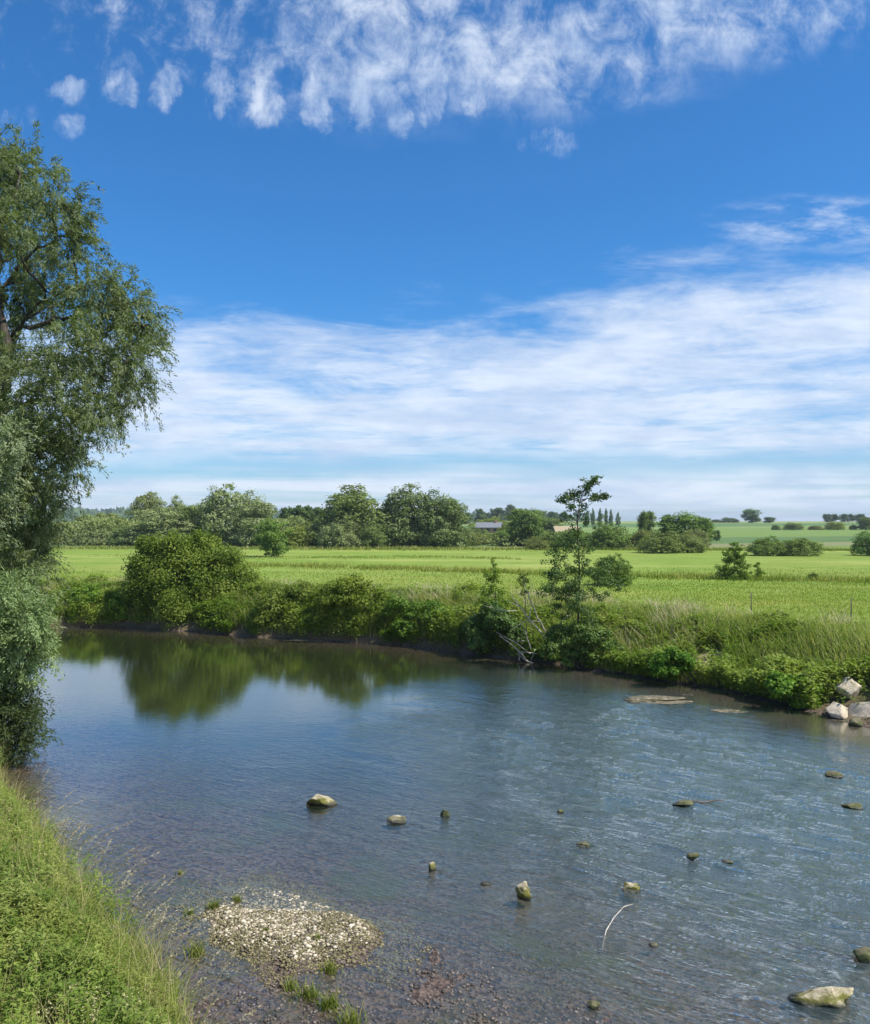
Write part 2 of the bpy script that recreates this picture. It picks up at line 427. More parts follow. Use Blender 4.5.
def terrain_material():
    m, T = new_mat('ground')
    g = T.n('ShaderNodeNewGeometry'); P = g.outputs['Position']; x, y, z = T.sep(P)
    n_big = T.noise(P, .045, 5, .6); n_mid = T.noise(P, .5, 6, .65); n_fine = T.noise(P, 6, 6, .7)
    # meadow grass
    mead = T.mix(T.ss(n_mid, .3, .7), (0.135, 0.212, 0.026), (0.195, 0.278, 0.040))
    mead = T.mix(T.m('MULTIPLY', T.ss(T.noise(T.mapv(P, (.35, 1, 1)), .16, 6, .65), .42, .68), .75), mead, (0.33, 0.34, 0.09))
    mead = T.mix(T.ss(n_big, .42, .62, 0, .45), mead, (0.14, 0.20, 0.020))
    # mowing / track stripes that run across the view
    w = T.m('ADD', y, T.m('MULTIPLY', T.m('ADD', T.m('MULTIPLY', x, .14), T.m('MULTIPLY', T.noise(P, .04, 2), 6)), 1.0))
    st = T.noise(T.mapv(T.comb(T.m('MULTIPLY', x, .02), w, 0)), .32, 3, .7)
    mead = T.mix(T.ss(st, .55, .75, 0, .35), mead, (0.25, 0.28, 0.08))
    mead = T.mix(T.ss(st, .46, .32, 0, .5), mead, (0.095, 0.155, 0.022))
    mead = T.mix(T.ss(n_fine, .55, .75, 0, .45), mead, (0.09, 0.14, 0.02))
    # fields on the rising ground
    fy = T.m('ADD', y, T.m('MULTIPLY', x, -.35))
    fld = T.ramp(T.m('DIVIDE', fy, 900.0), [(0.0, (0.13, 0.19, .04)), (0.145, (0.19, .19, .09)), (0.165, (0.075, 0.14, .04)), (.215, (.13, .21, .045)),
                                            (.36, (.17, .235, .07)), (.40, (.075, .15, .045)), (.52, (.20, .25, .085)), (.70, (.10, .17, .05))], 'CONSTANT')
    fld = T.mix(T.ss(n_big, .35, .7, 0, .35), fld, (0.17, 0.20, 0.07))
    col = T.mix(T.ss(y, 145, 152), mead, fld)
    # worn sandy slip in the right bank
    slip = T.n('ShaderNodeVectorMath', operation='DISTANCE'); T.put(slip.inputs[0], T.comb(x, y)); slip.inputs[1].default_value = (9.75, 30.9, 0)
    slip = T.ss(T.m('ADD', slip.outputs['Value'], T.m('MULTIPLY', T.m('SUBTRACT', n_mid, .5), 2.2)), 1.3, .5)
    # bank soil under the plants
    soil = T.mix(n_mid, (0.075, 0.06, 0.03), (0.15, 0.115, 0.07))
    col = T.mix(T.ss(T.m('ADD', z, T.m('MULTIPLY', T.m('SUBTRACT', n_mid, .5), .5)), 1.25, .85), col, T.mix(.5, soil, (0.07, 0.10, 0.02)))
    col = T.mix(T.ss(T.m('ADD', z, T.m('MULTIPLY', T.m('SUBTRACT', n_mid, .5), .3)), .55, .25), col, soil)
    col = T.mix(slip, col, T.mix(n_fine, (0.26, 0.20, 0.12), (0.40, 0.33, 0.22)))
    # river bed: brown grit, olive algae, dark deeper
    pb = T.n('ShaderNodeTexVoronoi'); T.put(pb.inputs['Vector'], P); pb.inputs['Scale'].default_value = 17
    bed = T.mix(T.ss(T.sep(pb.outputs['Color'])[0], 0, 1), (0.045, 0.032, 0.028), (0.15, 0.108, 0.09))
    bed = T.mix(T.ss(n_mid, .48, .66), bed, (0.075, 0.08, 0.032))
    bed = T.mix(T.ss(T.noise(P, .22, 4, .6), .52, .68, 0, .6), bed, (0.17, 0.15, 0.10))
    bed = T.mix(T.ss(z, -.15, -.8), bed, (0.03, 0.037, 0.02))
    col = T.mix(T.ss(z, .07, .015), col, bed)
    bs = T.n('ShaderNodeBsdfPrincipled'); T.put(bs.inputs['Base Color'], col); bs.inputs['Roughness'].default_value = .9
    bs.inputs['Specular IOR Level'].default_value = .2
    bp = T.n('ShaderNodeBump'); bp.inputs['Strength'].default_value = .7; bp.inputs['Distance'].default_value = .06
    T.put(bp.inputs['Height'], T.m('ADD', n_fine, T.m('MULTIPLY', pb.outputs['Distance'], .6))); T.put(bs.inputs['Normal'], bp.outputs[0])
    T.put(T.n('ShaderNodeOutputMaterial').inputs[0], bs.outputs[0])
    return m


xs = axis(-24, 18, .25, -4000, 4000, 1.06)
ys = axis(2, 52, .25, -300, 5200, 1.06)
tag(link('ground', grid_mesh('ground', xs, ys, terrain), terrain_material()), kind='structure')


def water_material():
    m, T = new_mat('river_water')
    P = T.n('ShaderNodeNewGeometry').outputs['Position']; x, y, z = T.sep(P)
    # how broken the surface is: smooth pool on the far left, riffle on the right and near
    wob = T.m('MULTIPLY', T.m('SUBTRACT', T.noise(P, .16, 3), .5), 9)
    r1 = T.ss(T.m('ADD', T.m('ADD', x, T.m('MULTIPLY', y, -.10)), wob), -5.5, 3.5)
    r2 = T.ss(T.m('ADD', y, T.m('MULTIPLY', wob, .6)), 24, 13)
    off0 = T.n('ShaderNodeAttribute', attribute_name='offshore').outputs['Fac']
    rough = T.m('MAXIMUM', T.m('MULTIPLY', T.m('MULTIPLY', r1, T.ss(off0, 1.0, 6.5, .06, 1)), T.ss(y, 36, 24)), T.m('MULTIPLY', r2, .35))
    Pr = T.mapv(P, (1, 1, 1), rot=(0, 0, math.radians(35)))
    Ps = T.mapv(Pr, (.38, 1.25, 1))
    w1 = T.noise(Ps, 3.0, 5, .6, .4); w2 = T.noise(Ps, 9.5, 4, .6, .3); w3 = T.noise(T.mapv(Pr, (.3, 1, 1)), .9, 3, .5, .5)
    ws = T.noise(T.mapv(P, (.5, 1.4, 1)), 5.0, 3, .5)
    h = T.m('ADD', T.m('MULTIPLY', w1, .05), T.m('ADD', T.m('MULTIPLY', w2, .055), T.m('MULTIPLY', w3, .03)))
    h = T.m('MULTIPLY', h, T.m('ADD', T.m('MULTIPLY', rough, .90), .02))
    h = T.m('ADD', h, T.m('MULTIPLY', ws, .0018))
    bp = T.n('ShaderNodeBump'); bp.inputs['Strength'].default_value = 1.0; bp.inputs['Distance'].default_value = 1.0
    T.put(bp.inputs['Height'], h)
    lw = T.n('ShaderNodeLayerWeight'); lw.inputs['Blend'].default_value = .5; T.put(lw.inputs['Normal'], bp.outputs[0])
    refl = T.m('MULTIPLY_ADD', T.m('POWER', lw.outputs['Facing'], 3.5), 1.05, .012)
    gl = T.n('ShaderNodeBsdfGlossy'); gl.inputs['Roughness'].default_value = .03; gl.inputs['Color'].default_value = (.97, .98, .93, 1); T.put(gl.inputs['Normal'], bp.outputs[0])
    tr = T.n('ShaderNodeBsdfTransparent'); tr.inputs[0].default_value = (0.88, 0.88, 0.80, 1)
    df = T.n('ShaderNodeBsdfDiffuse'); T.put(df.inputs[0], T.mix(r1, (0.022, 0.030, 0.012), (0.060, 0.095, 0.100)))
    off = T.n('ShaderNodeAttribute', attribute_name='offshore').outputs['Fac']
    off = T.m('ADD', off, T.m('MULTIPLY', wob, .12))
    # suspended silt: the pool hides its bed, the shallows do not
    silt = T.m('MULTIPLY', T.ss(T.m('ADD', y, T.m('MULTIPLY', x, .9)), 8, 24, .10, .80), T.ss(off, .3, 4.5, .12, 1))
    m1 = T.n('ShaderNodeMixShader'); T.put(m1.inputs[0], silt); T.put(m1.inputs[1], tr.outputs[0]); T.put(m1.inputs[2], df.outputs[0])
    m2 = T.n('ShaderNodeMixShader'); T.put(m2.inputs[0], refl); T.put(m2.inputs[1], m1.outputs[0]); T.put(m2.inputs[2], gl.outputs[0])
    # thin foam and sky glints on the riffle, both painted as pale diffuse streaks
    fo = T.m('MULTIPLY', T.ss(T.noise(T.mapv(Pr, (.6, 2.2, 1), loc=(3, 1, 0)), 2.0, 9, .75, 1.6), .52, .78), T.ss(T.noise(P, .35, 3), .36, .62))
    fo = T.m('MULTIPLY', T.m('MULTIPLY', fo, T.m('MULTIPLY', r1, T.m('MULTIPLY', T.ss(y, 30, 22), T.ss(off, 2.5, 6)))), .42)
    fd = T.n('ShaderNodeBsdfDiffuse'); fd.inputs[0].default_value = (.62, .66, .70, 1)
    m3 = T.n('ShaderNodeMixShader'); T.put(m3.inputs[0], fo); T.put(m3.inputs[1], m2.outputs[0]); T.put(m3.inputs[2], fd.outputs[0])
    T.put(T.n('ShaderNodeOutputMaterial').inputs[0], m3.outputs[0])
    return m


STONES = [(826, 1006, 76), (868, 962, 26), (321, 806, 32), (398, 823, 24), (445, 817, 11), (432, 870, 10), (525, 899, 21), (634, 893, 22), (560, 813, 8),
          (694, 859, 15), (684, 805, 22), (836, 777, 18), (855, 809, 22), (594, 1008, 14), (728, 864, 18), (586, 847, 18)]


def waves(X, Y):
    """real wavelets on the riffle and in the near shallows; the far pool stays flat"""
    wob = (vnoise(X * .16, Y * .16, 90, 2) - .5) * 7
    r1 = sstep(X - .10 * Y + wob, -5.0, 3.5) * sstep(Y, 36, 25); r2 = .28 * sstep(Y + wob * .6, 24, 12)
    offs = -shore(X, Y)[0].reshape(np.shape(X))
    am = np.maximum(r1 * (.05 + .95 * sstep(offs, 1.0, 6.0)), r2) * sstep(Y, 5, 8) * (.55 + .9 * vnoise(X * .5, Y * .5, 93, 2))
    cu, cv = .8 * X - .6 * Y, .6 * X + .8 * Y
    cv = cv + .5 * (vnoise(cu * .6, cv * .6, 95, 2) - .5)
    a = (1 - np.abs(2 * vnoise(cu * 1.1, cv * 3.2, 91, 1) - 1)) ** 2
    b = (1 - np.abs(2 * vnoise(cu * 2.6 + 5, cv * 7.0, 92, 1) - 1)) ** 1.6
    c = vnoise(cu * .45, cv * 1.1, 94, 2)
    rg = np.zeros_like(X)
    for (px, py, w) in STONES:                    # rings and a trailing crease round every stone
        x0, y0 = wpt(px, py); rad = w / F_PX * y0 * .5
        q = np.hypot(X - x0, Y - y0 - rad * .4); rg = rg + np.where(q < 2.0, .008 * np.sin((q - rad) * 26) * np.exp(-np.maximum(q - rad, 0) * 3.5), 0)
        dx, dy = .5 * (X - x0) - .87 * (Y - y0), .87 * (X - x0) + .5 * (Y - y0)
        rg = rg + .016 * np.exp(-(np.abs(np.abs(dy) - .28 * np.maximum(dx, 0) - rad) / .05) ** 2) * np.exp(-np.maximum(dx, 0) * 1.6) * (dx > -.05)
    return am * (.034 * (a - .4) + .014 * (b - .4) + .07 * (c - .5)) + rg


def water_sheet():
    me = grid_mesh('water', wx, wy, waves); X, Y = np.meshgrid(wx, wy); d, near = shore(X, Y)
    at = me.attributes.new('offshore', 'FLOAT', 'POINT'); at.data.foreach_set('value', np.ascontiguousarray(-d, np.float32))
    return me


wx = axis(-12, 14, .055, -115, 32, 1.12); wy = axis(7.5, 34, .055, -60, 50, 1.10)
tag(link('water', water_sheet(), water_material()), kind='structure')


# ------------------------------------------------------------------ foliage builders
def leaf_quads(P, A, Nn, L, W, fold=0.0):
    """rhombic leaves: base P, axis A, normal Nn, length L, width W -> (N,4,3)"""
    B = nrm(np.cross(Nn, A)); L = L[:, None]; W = W[:, None]
    mid = P + A * L * .45
    return np.stack([P, mid + B * W * .5, P + A * L, mid - B * W * .5], 1)


def crown(blobs, n, L, W, r, sub=26, upbias=.25, droop=0.2, squash=.8, spread=.38, shell=(.45, 1.0), floor=None):
    """leaves gathered in sub-clumps on a set of ellipsoid lobes. blobs: (x,y,z,rx,ry,rz)"""
    blobs = np.array(blobs, float); wts = (blobs[:, 3] * blobs[:, 5]); wts = wts / wts.sum()
    Qs = []; Rs = []
    for b, w in zip(blobs, wts):
        k = max(3, int(sub * r.uniform(.8, 1.2))); nl = max(6, int(n * w / k))
        d = nrm(r.normal(0, 1, (k, 3)) + np.array([0, 0, upbias])); rad = r.uniform(*shell, (k, 1)) ** .7
        c = b[:3] + d * rad * b[3:6]
        sr = spread * min(b[3], b[5]) * r.uniform(.6, 1.25, k)
        cr = r.normal(0, .16, k)
        for j in range(k):
            m = int(nl * (sr[j] / (spread * min(b[3], b[5]))) ** 1.5) + 3
            q = nrm(r.normal(0, 1, (m, 3))) * (r.uniform(0, 1, (m, 1)) ** .45) * sr[j] * np.array([1.15, 1.15, squash])
            p = c[j] + q
            nn = nrm(.65 * nrm(q) + .45 * d[j] + .75 * r.normal(0, 1, (m, 3)) * .6 + np.array([0, 0, .35]))
            ax = nrm(np.cross(nn, r.normal(0, 1, (m, 3)))); ax[:, 2] -= droop; ax = nrm(ax)
            l = L * r.uniform(.6, 1.3, m); wd = W * r.uniform(.7, 1.3, m)
            Qs.append(leaf_quads(p, ax, nn, l, wd)); Rs.append(np.clip(.5 + cr[j] + r.normal(0, .2, m), 0, 1))
    Q = np.concatenate(Qs); R = np.concatenate(Rs)
    if floor is not None:
        k = Q[:, :, 2].min(1) > floor; Q, R = Q[k], R[k]
    return Q, R


def limbs(tb, base, targets, r0, r1, r, n=6, jit=.05):
    for t in targets:
        p = curve_pts(base, t, 7, sag=np.linalg.norm(np.array(t) - base) * r.uniform(-.02, .10), jit=jit, r=r)
        tb.add(p, [r0, r0 * .55, r1], n)


# ---- prototypes for the treeline (unit: 1 wide, 1 high, base at the origin)
def make_proto(kind, seed):
    r = np.random.default_rng(seed); bl = []
    if kind == 'willow':         # broad, many rounded lobes down to the ground
        for i in range(26):
            a = r.uniform(0, 2 * math.pi); h = r.uniform(.10, .80); rr = .36 * math.sqrt(max(0, 1 - ((h - .38) / .62) ** 2)) * r.uniform(.4, 1.0)
            s = r.uniform(.10, .20)
            bl.append((rr * math.cos(a), rr * math.sin(a), h, s, s, s * r.uniform(.75, 1.1)))
        bl += [(0, 0, .83, .15, .15, .16), (.05, 0, .5, .28, .28, .3), (-.1, 0, .25, .3, .3, .2), (.15, 0, .2, .3, .3, .18)]
        bl += [(.28 * math.cos(t), .28 * math.sin(t), .16, .2, .2, .18) for t in np.arange(0, 6.28, .9)]; n, sub, L, W, sp = 20000, 18, .032, .024, .44
    elif kind == 'round':
        for i in range(16):
            a = r.uniform(0, 2 * math.pi); h = r.uniform(.25, .8); rr = .34 * math.sqrt(max(0, 1 - ((h - .5) / .5) ** 2)) * r.uniform(.4, 1)
            s = r.uniform(.11, .2); bl.append((rr * math.cos(a), rr * math.sin(a), h, s, s, s))
        bl += [(0, 0, .55, .36, .36, .38), (0, 0, .22, .33, .33, .2), (.2, 0, .2, .2, .2, .2), (-.2, .05, .2, .2, .2, .2)]
        n, sub, L, W, sp = 14000, 20, .036, .026, .42
    elif kind == 'bush':         # low dome touching the ground
        for i in range(18):
            a = r.uniform(0, 2 * math.pi); q = r.uniform(.05, .36); h = .62 * math.sqrt(max(0, 1 - (q / .5) ** 2)) * r.uniform(.5, 1)
            s = r.uniform(.10, .16); bl.append((q * math.cos(a), q * math.sin(a), h, s, s, s * 1.6))
        bl += [(0, 0, .35, .42, .42, .38)] + [(.33 * math.cos(t), .33 * math.sin(t), .16, .17, .17, .2) for t in np.arange(0, 6.28, .7)] * 1
        n, sub, L, W, sp = 15000, 20, .030, .022, .40
    elif kind == 'poplar':
        for i in range(11):
            h = .14 + .075 * i; s = .36 * math.sin(math.pi * min(1, (h + .1) ** .9)) + .1
            bl.append((r.uniform(-.06, .06), r.uniform(-.06, .06), h, s, s, .12))
        n, sub, L, W, sp = 3500, 12, .07, .04, .5
    else:                        # 'wood': tall uneven mass of a wood's edge
        for i in range(14):
            a = r.uniform(0, 2 * math.pi); h = r.uniform(.35, .84); rr = .3 * r.uniform(.2, 1)
            s = r.uniform(.14, .22); bl.append((rr * math.cos(a), rr * math.sin(a), h, s, s, s * .9))
        bl += [(0, 0, .45, .4, .4, .42)]
        n, sub, L, W, sp = 5000, 12, .06, .045, .45
    Q, R = crown(bl, n, L, W, r, sub=sub, spread=sp, floor=0.0)
    cm = quads('crown', Q, R); cm.materials.append(M['tree'])
    tb = Tubes()
    tb.add(curve_pts((0, 0, -.12), (0.02, 0, .62), 7, jit=.006, r=r), [.035, .024, .01], 7)
    for i in range(7):
        b = bl[r.integers(len(bl))]; z0 = min(b[2] * .5, .4)
        tb.add(curve_pts((0, 0, z0), (b[0], b[1], b[2]), 5, jit=.006, r=r), [.013, .004], 5)
    tm = tb.mesh('trunk'); tm.materials.append(M['bark'])
    return cm, tm


PROTO = {'willow': [make_proto('willow', s) for s in (1, 2, 3)], 'round': [make_proto('round', s) for s in (4, 5)],
         'bush': [make_proto('bush', s) for s in (6, 7, 8)], 'poplar': [make_proto('poplar', 9)], 'wood': [make_proto('wood', s) for s in (10, 11)]}
TREES = []


def tree(name, cat, label, kind, px, ytop, wpx, D, tint=(1, 1, 1), group=None, variant=None, yaw=None, wy=1.0):
    x = (px - CX) / F_PX * D; base = tz(x, D)
    top = CAMZ + (HY - ytop) / F_PX * D; h = max(top - base, .6); w = wpx / F_PX * D
    i = len(TREES); cm, tm = PROTO[kind][(i if variant is None else variant) % len(PROTO[kind])]
    root = empty(name, (x, D, base - .05), (i * 2.399) % 6.28 if yaw is None else yaw)
    tag(root, label, cat, group)
    low = kind == 'bush'
    a = bpy.data.objects.new('foliage' if low else 'crown', cm); C.objects.link(a); a.parent = root
    b = bpy.data.objects.new('stem' if low else 'trunk', tm); C.objects.link(b); b.parent = root
    sw = w / {'poplar': 1.05, 'willow': .74, 'round': .84}.get(kind, .96); sh = h / {'bush': .78, 'willow': .94, 'round': .95}.get(kind, .98)
    a.scale = b.scale = (sw, sw * wy, sh)
    a.color = (*tint, 1)
    TREES.append(root)
    return root


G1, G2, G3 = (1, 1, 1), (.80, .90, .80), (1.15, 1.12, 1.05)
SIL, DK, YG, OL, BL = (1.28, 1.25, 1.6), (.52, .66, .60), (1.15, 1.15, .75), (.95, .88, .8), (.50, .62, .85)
TL = 'trees of the line beyond the meadow'
rows = [
 # name, category, label, kind, px, ytop, width px, depth, tint, group
 ('willow_tree', 'tree', 'tallest rounded grey-green willow standing above the big riverside bush', 'willow', 230, 486, 50, 160, SIL),
 ('willow_tree', 'tree', 'grey-green willow close right of the tallest willow above the big riverside bush', 'willow', 256, 501, 42, 156, SIL),
 ('willow_tree', 'tree', 'grey willow with two tops, above the left edge of the big riverside bush', 'willow', 150, 493, 38, 176, (1.1, 1.05, 1.2)),
 ('willow_tree', 'tree', 'slim pale willow top rising between the two-topped willow and the tallest willow', 'willow', 177, 497, 20, 178, SIL),
 ('willow_tree', 'tree', 'pale willow with low spreading crown just left of the tallest willow', 'willow', 196, 503, 46, 162, (1.1, 1.15, 1.1)),
 ('willow_tree', 'tree', 'low silver willow in front of the two-topped willow, behind the big riverside bush', 'willow', 160, 508, 52, 158, SIL),
 ('round_tree', 'tree', 'mid green rounded tree far left, half hidden by the overhanging river willow', 'round', 84, 515, 36, 178, G1),
 ('round_tree', 'tree', 'small round tree top under the pale strip of far field at left', 'round', 104, 513, 30, 186, G3),
 ('willow_shrub', 'shrub', 'low silver-green willow shrub at the far end of the left meadow beside the river willow', 'bush', 98, 527, 60, 164, SIL),
 ('willow_shrub', 'shrub', 'low grey-green willow shrub at the meadow end just left of the big riverside bush', 'bush', 130, 524, 46, 160, (1.0, 1.1, 1.2)),
 ('round_tree', 'tree', 'small bright green tree standing alone in the meadow right of the big riverside bush', 'round', 273, 519, 40, 108, (.75, .95, .62)),
 ('hedge_bush', 'bush', 'yellow-green bush behind the lone bright green meadow tree', 'bush', 300, 524, 46, 152, YG),
 ('conifer_tree', 'tree', 'dark slim tree top left of the broad domed willow', 'wood', 300, 504, 30, 182, DK),
 ('conifer_tree', 'tree', 'second dark tree top between the slim dark tree and the broad domed willow', 'wood', 284, 508, 24, 184, DK),
 ('conifer_tree', 'tree', 'dark tree touching the left flank of the broad domed willow', 'wood', 318, 506, 26, 178, DK),
 ('domed_willow', 'tree', 'broad domed dark green willow, left of the two largest trees of the treeline', 'willow', 352, 487, 74, 152, (.86, .90, .85)),
 ('willow_shrub', 'shrub', 'silvery round willow shrub at the foot of the broad domed willow', 'bush', 340, 515, 46, 144, SIL),
 ('willow_shrub', 'shrub', 'green willow shrub under the right flank of the broad domed willow', 'bush', 372, 519, 40, 146, G2),
 ('large_willow', 'tree', 'tallest dark grey-green willow at the middle of the treeline, right of the broad domed one', 'willow', 412, 486, 56, 150, (.82, .88, .95)),
 ('large_willow', 'tree', 'dark grey-green willow with pointed top at right end of the tall treeline', 'willow', 446, 497, 44, 148, (.85, .92, 1.0)),
 ('willow_tree', 'tree', 'small dark willow squeezed between the broad domed willow and the tallest dark willow', 'willow', 388, 505, 30, 152, (.75, .85, .8)),
 ('round_tree', 'tree', 'dark green loose tree left of the tall sapling, above the meadow edge', 'round', 528, 509, 42, 158, (.75, .92, .72)),
 ('round_tree', 'tree', 'pale green tree behind the house, right of the dark willows', 'bush', 494, 516, 50, 300, (1.05, 1.1, .8)),
 ('hedge_bush', 'bush', 'low bush in the rough grass below the house', 'bush', 500, 529, 26, 190, (.8, 1, .7)),
 ('hedge_bush', 'bush', 'olive bush at meadow edge right of the pointed dark willow', 'bush', 471, 532, 20, 160, OL),
 ('hedge_bush', 'bush', 'small olive bush at the foot of the dark green loose tree', 'bush', 536, 536, 26, 138, OL),
 ('hedge_bush', 'bush', 'green bush below the tan straw roof', 'bush', 556, 530, 48, 150, (.85, .95, .75)),
 ('hedge_bush', 'bush', 'dark green bush just behind the tall sapling at meadow edge', 'bush', 575, 528, 44, 142, (.75, .95, .7)),
 ('hedge_bush', 'bush', 'long domed dark green bush right of the tall sapling, below the poplars', 'bush', 608, 521, 48, 140, (.78, .93, .7)),
 ('hedge_bush', 'bush', 'green bush top between the house and the tan straw roof', 'bush', 515, 520, 36, 240, G2),
 ('hedge_bush', 'bush', 'bush that hides the left part of the farmhouse wall', 'bush', 481, 527.5, 20, 200, G2),
 ('hedge_bush', 'bush', 'pale bush immediately right of the farmhouse', 'bush', 507, 523, 22, 220, YG),
 ('round_tree', 'tree', 'green tree behind the tan straw roof', 'round', 548, 518, 34, 260, G2),
 ('round_tree', 'tree', 'round green tree with short trunk at left of the right-hand bushes', 'round', 646, 511, 20, 172, (.78, .9, .7)),
 ('round_tree', 'tree', 'broad dark green tree behind the rounded pale bush on the right', 'round', 684, 513, 50, 160, (.70, .92, .55)),
 ('round_tree', 'tree', 'green tree at the right shoulder of the broad dark green tree', 'round', 703, 518, 24, 158, (.75, .95, .6)),
 ('hedge_bush', 'bush', 'olive bush under the round tree with the short trunk', 'bush', 641, 527, 26, 140, OL),
 ('rounded_bush', 'bush', 'widest rounded pale green bush left of centre in the right meadow', 'bush', 662, 530, 50, 122, (.95, 1.0, .85)),
 ('rounded_bush', 'bush', 'rounded pale bush joined to the right side of the widest meadow bush', 'bush', 688, 533, 40, 124, (.98, 1.0, .9)),
 ('rounded_bush', 'bush', 'greyish bush just behind the joined pale bushes', 'bush', 694, 527, 30, 140, (1.05, .98, 1.1)),
 ('rounded_bush', 'bush', 'left dome of the pair of round bushes in the right meadow', 'bush', 768, 535, 42, 112, (.85, 1.0, .72)),
 ('rounded_bush', 'bush', 'right dome of the pair of round bushes in the right meadow', 'bush', 797, 536, 48, 112, (.85, .97, .72)),
 ('hedge_bush', 'bush', 'dark bush cut by the right edge of the picture, beyond the meadow', 'bush', 872, 528, 40, 112, (.7, .95, .75)),
 ('small_tree', 'tree', 'tiny lone tree in the pale field right of the broad dark green tree', 'round', 717, 530, 7, 190, DK),
 ('round_tree', 'tree', 'largest dark tree on the skyline of the right-hand fields', 'round', 752, 509, 22, 560, (.55, .75, .62)),
 ('skyline_tree', 'tree', 'low dark tree on the skyline right beside the largest skyline tree', 'round', 769, 517, 14, 565, DK),
 ('skyline_tree', 'tree', 'low dark skyline bush left of the largest skyline tree', 'bush', 729, 517, 20, 570, DK),
 ('skyline_tree', 'tree', 'small skyline bush immediately left of the low dark skyline bush', 'bush', 716, 519, 12, 575, DK),
 ('hedge_bush', 'bush', 'first bush of the field hedge under the skyline tree', 'bush', 776, 524, 10, 330, G2),
 ('hedge_bush', 'bush', 'longest bush of the field hedge right of the skyline tree', 'bush', 793, 522, 22, 330, G2),
 ('hedge_bush', 'bush', 'olive low middle bush of the field hedge', 'bush', 816, 525, 16, 330, OL),
 ('hedge_bush', 'bush', 'field hedge bush under the dark skyline wood', 'bush', 835, 521, 20, 330, YG),
 ('hedge_bush', 'bush', 'last small dark bush of the field hedge before the right edge', 'bush', 853, 524, 8, 330, DK),
 ('round_tree', 'tree', 'tree at the right edge below the dark skyline wood', 'round', 866, 517, 22, 330, G2),
]
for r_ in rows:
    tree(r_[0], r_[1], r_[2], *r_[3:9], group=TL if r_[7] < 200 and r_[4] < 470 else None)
for k, (px, yt, w) in enumerate([(587, 509, 7), (593, 507, 6), (600, 507, 6.5), (606, 507, 6), (611, 508, 6), (618, 511, 7)]):
    tree('poplar_tree', 'tree', ['leftmost slim poplar of the skyline row behind the sapling', 'second slim poplar from the left in the skyline row',
         'third slim poplar, the tallest of the skyline row', 'fourth slim poplar from the left in the skyline row', 'rightmost poplar of the close-set skyline row',
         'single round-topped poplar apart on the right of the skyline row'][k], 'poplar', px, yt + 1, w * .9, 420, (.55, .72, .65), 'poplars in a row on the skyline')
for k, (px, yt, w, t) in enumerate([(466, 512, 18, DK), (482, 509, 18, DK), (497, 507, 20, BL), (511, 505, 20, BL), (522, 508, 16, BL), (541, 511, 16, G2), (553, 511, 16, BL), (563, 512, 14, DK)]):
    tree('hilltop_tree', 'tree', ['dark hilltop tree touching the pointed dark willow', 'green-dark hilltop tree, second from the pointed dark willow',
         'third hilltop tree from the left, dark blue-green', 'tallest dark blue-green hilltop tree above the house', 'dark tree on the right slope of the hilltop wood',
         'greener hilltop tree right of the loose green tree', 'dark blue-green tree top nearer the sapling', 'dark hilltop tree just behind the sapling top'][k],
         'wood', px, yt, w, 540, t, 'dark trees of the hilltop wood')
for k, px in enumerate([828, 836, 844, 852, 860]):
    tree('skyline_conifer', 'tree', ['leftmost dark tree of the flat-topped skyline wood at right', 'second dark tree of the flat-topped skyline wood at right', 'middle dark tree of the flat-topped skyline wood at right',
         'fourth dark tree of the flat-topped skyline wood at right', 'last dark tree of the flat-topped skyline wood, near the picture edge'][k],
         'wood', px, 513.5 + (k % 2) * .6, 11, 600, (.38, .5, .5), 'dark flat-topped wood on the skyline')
# shrubs standing in the near meadow
tree('meadow_bush', 'shrub', 'tiny dark shrub on the rough strip towards the right edge', 'bush', 813, 572, 11, 64, (.6, .75, .5))
tree('meadow_bush', 'shrub', 'dense dark bush behind the right side of the tall sapling', 'bush', 612, 552, 46, 58, (.62, .78, .42), variant=1)

# dense undergrowth that closes the foot of the treeline
r = np.random.default_rng(76)
n = 60000
ux = np.concatenate([r.uniform(-85, 12, n * 3 // 4), r.uniform(12, 48, n // 4)]); uy = np.where(ux < 12, 170 + r.normal(0, 4, n), 165 + r.normal(0, 5, n))
ht = np.where(ux < 12, 4.6, 2.4) * (.35 + 1.0 * vnoise(ux * .22, uy * 0, 77, 3)); uz = terrain(ux, uy) + ht * r.uniform(0, 1, n) ** .7
gap = (ux > 4) & (ux < 14); uz = np.where(gap, terrain(ux, uy) + (uz - terrain(ux, uy)) * .6, uz)
nn = nrm(r.normal(0, .6, (n, 3)) + [0, -.4, .5]); ax = nrm(np.cross(nn, r.normal(0, 1, (n, 3))))
tag(link('undergrowth', quads('undergrowth', leaf_quads(np.stack([ux, uy, uz], -1), ax, nn, r.uniform(.35, .7, n), r.uniform(.25, .5, n)),
    np.clip(vnoise(ux * .3, uz * .4, 78, 2) + r.normal(0, .15, n), 0, 1)), M['tree']), 'dense green undergrowth closing the foot of the treeline', 'undergrowth', kind='stuff')

# distant wooded ridge
r = np.random.default_rng(77)
n = 9000
rx = r.uniform(-1500, 300, n); ry = r.uniform(1500, 2300, n)
rz = terrain(rx, ry) + r.uniform(0, 14, n)
nn = nrm(r.normal(0, 1, (n, 3)) + [0, -.3, .6]); ax = nrm(np.cross(nn, r.normal(0, 1, (n, 3))))
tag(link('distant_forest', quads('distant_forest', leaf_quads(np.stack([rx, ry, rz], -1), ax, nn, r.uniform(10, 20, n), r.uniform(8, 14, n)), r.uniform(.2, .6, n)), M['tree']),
    'blue-grey wooded ridge far beyond the treeline on the left', 'forest', kind='stuff').color = (.55, .7, .7, 1)


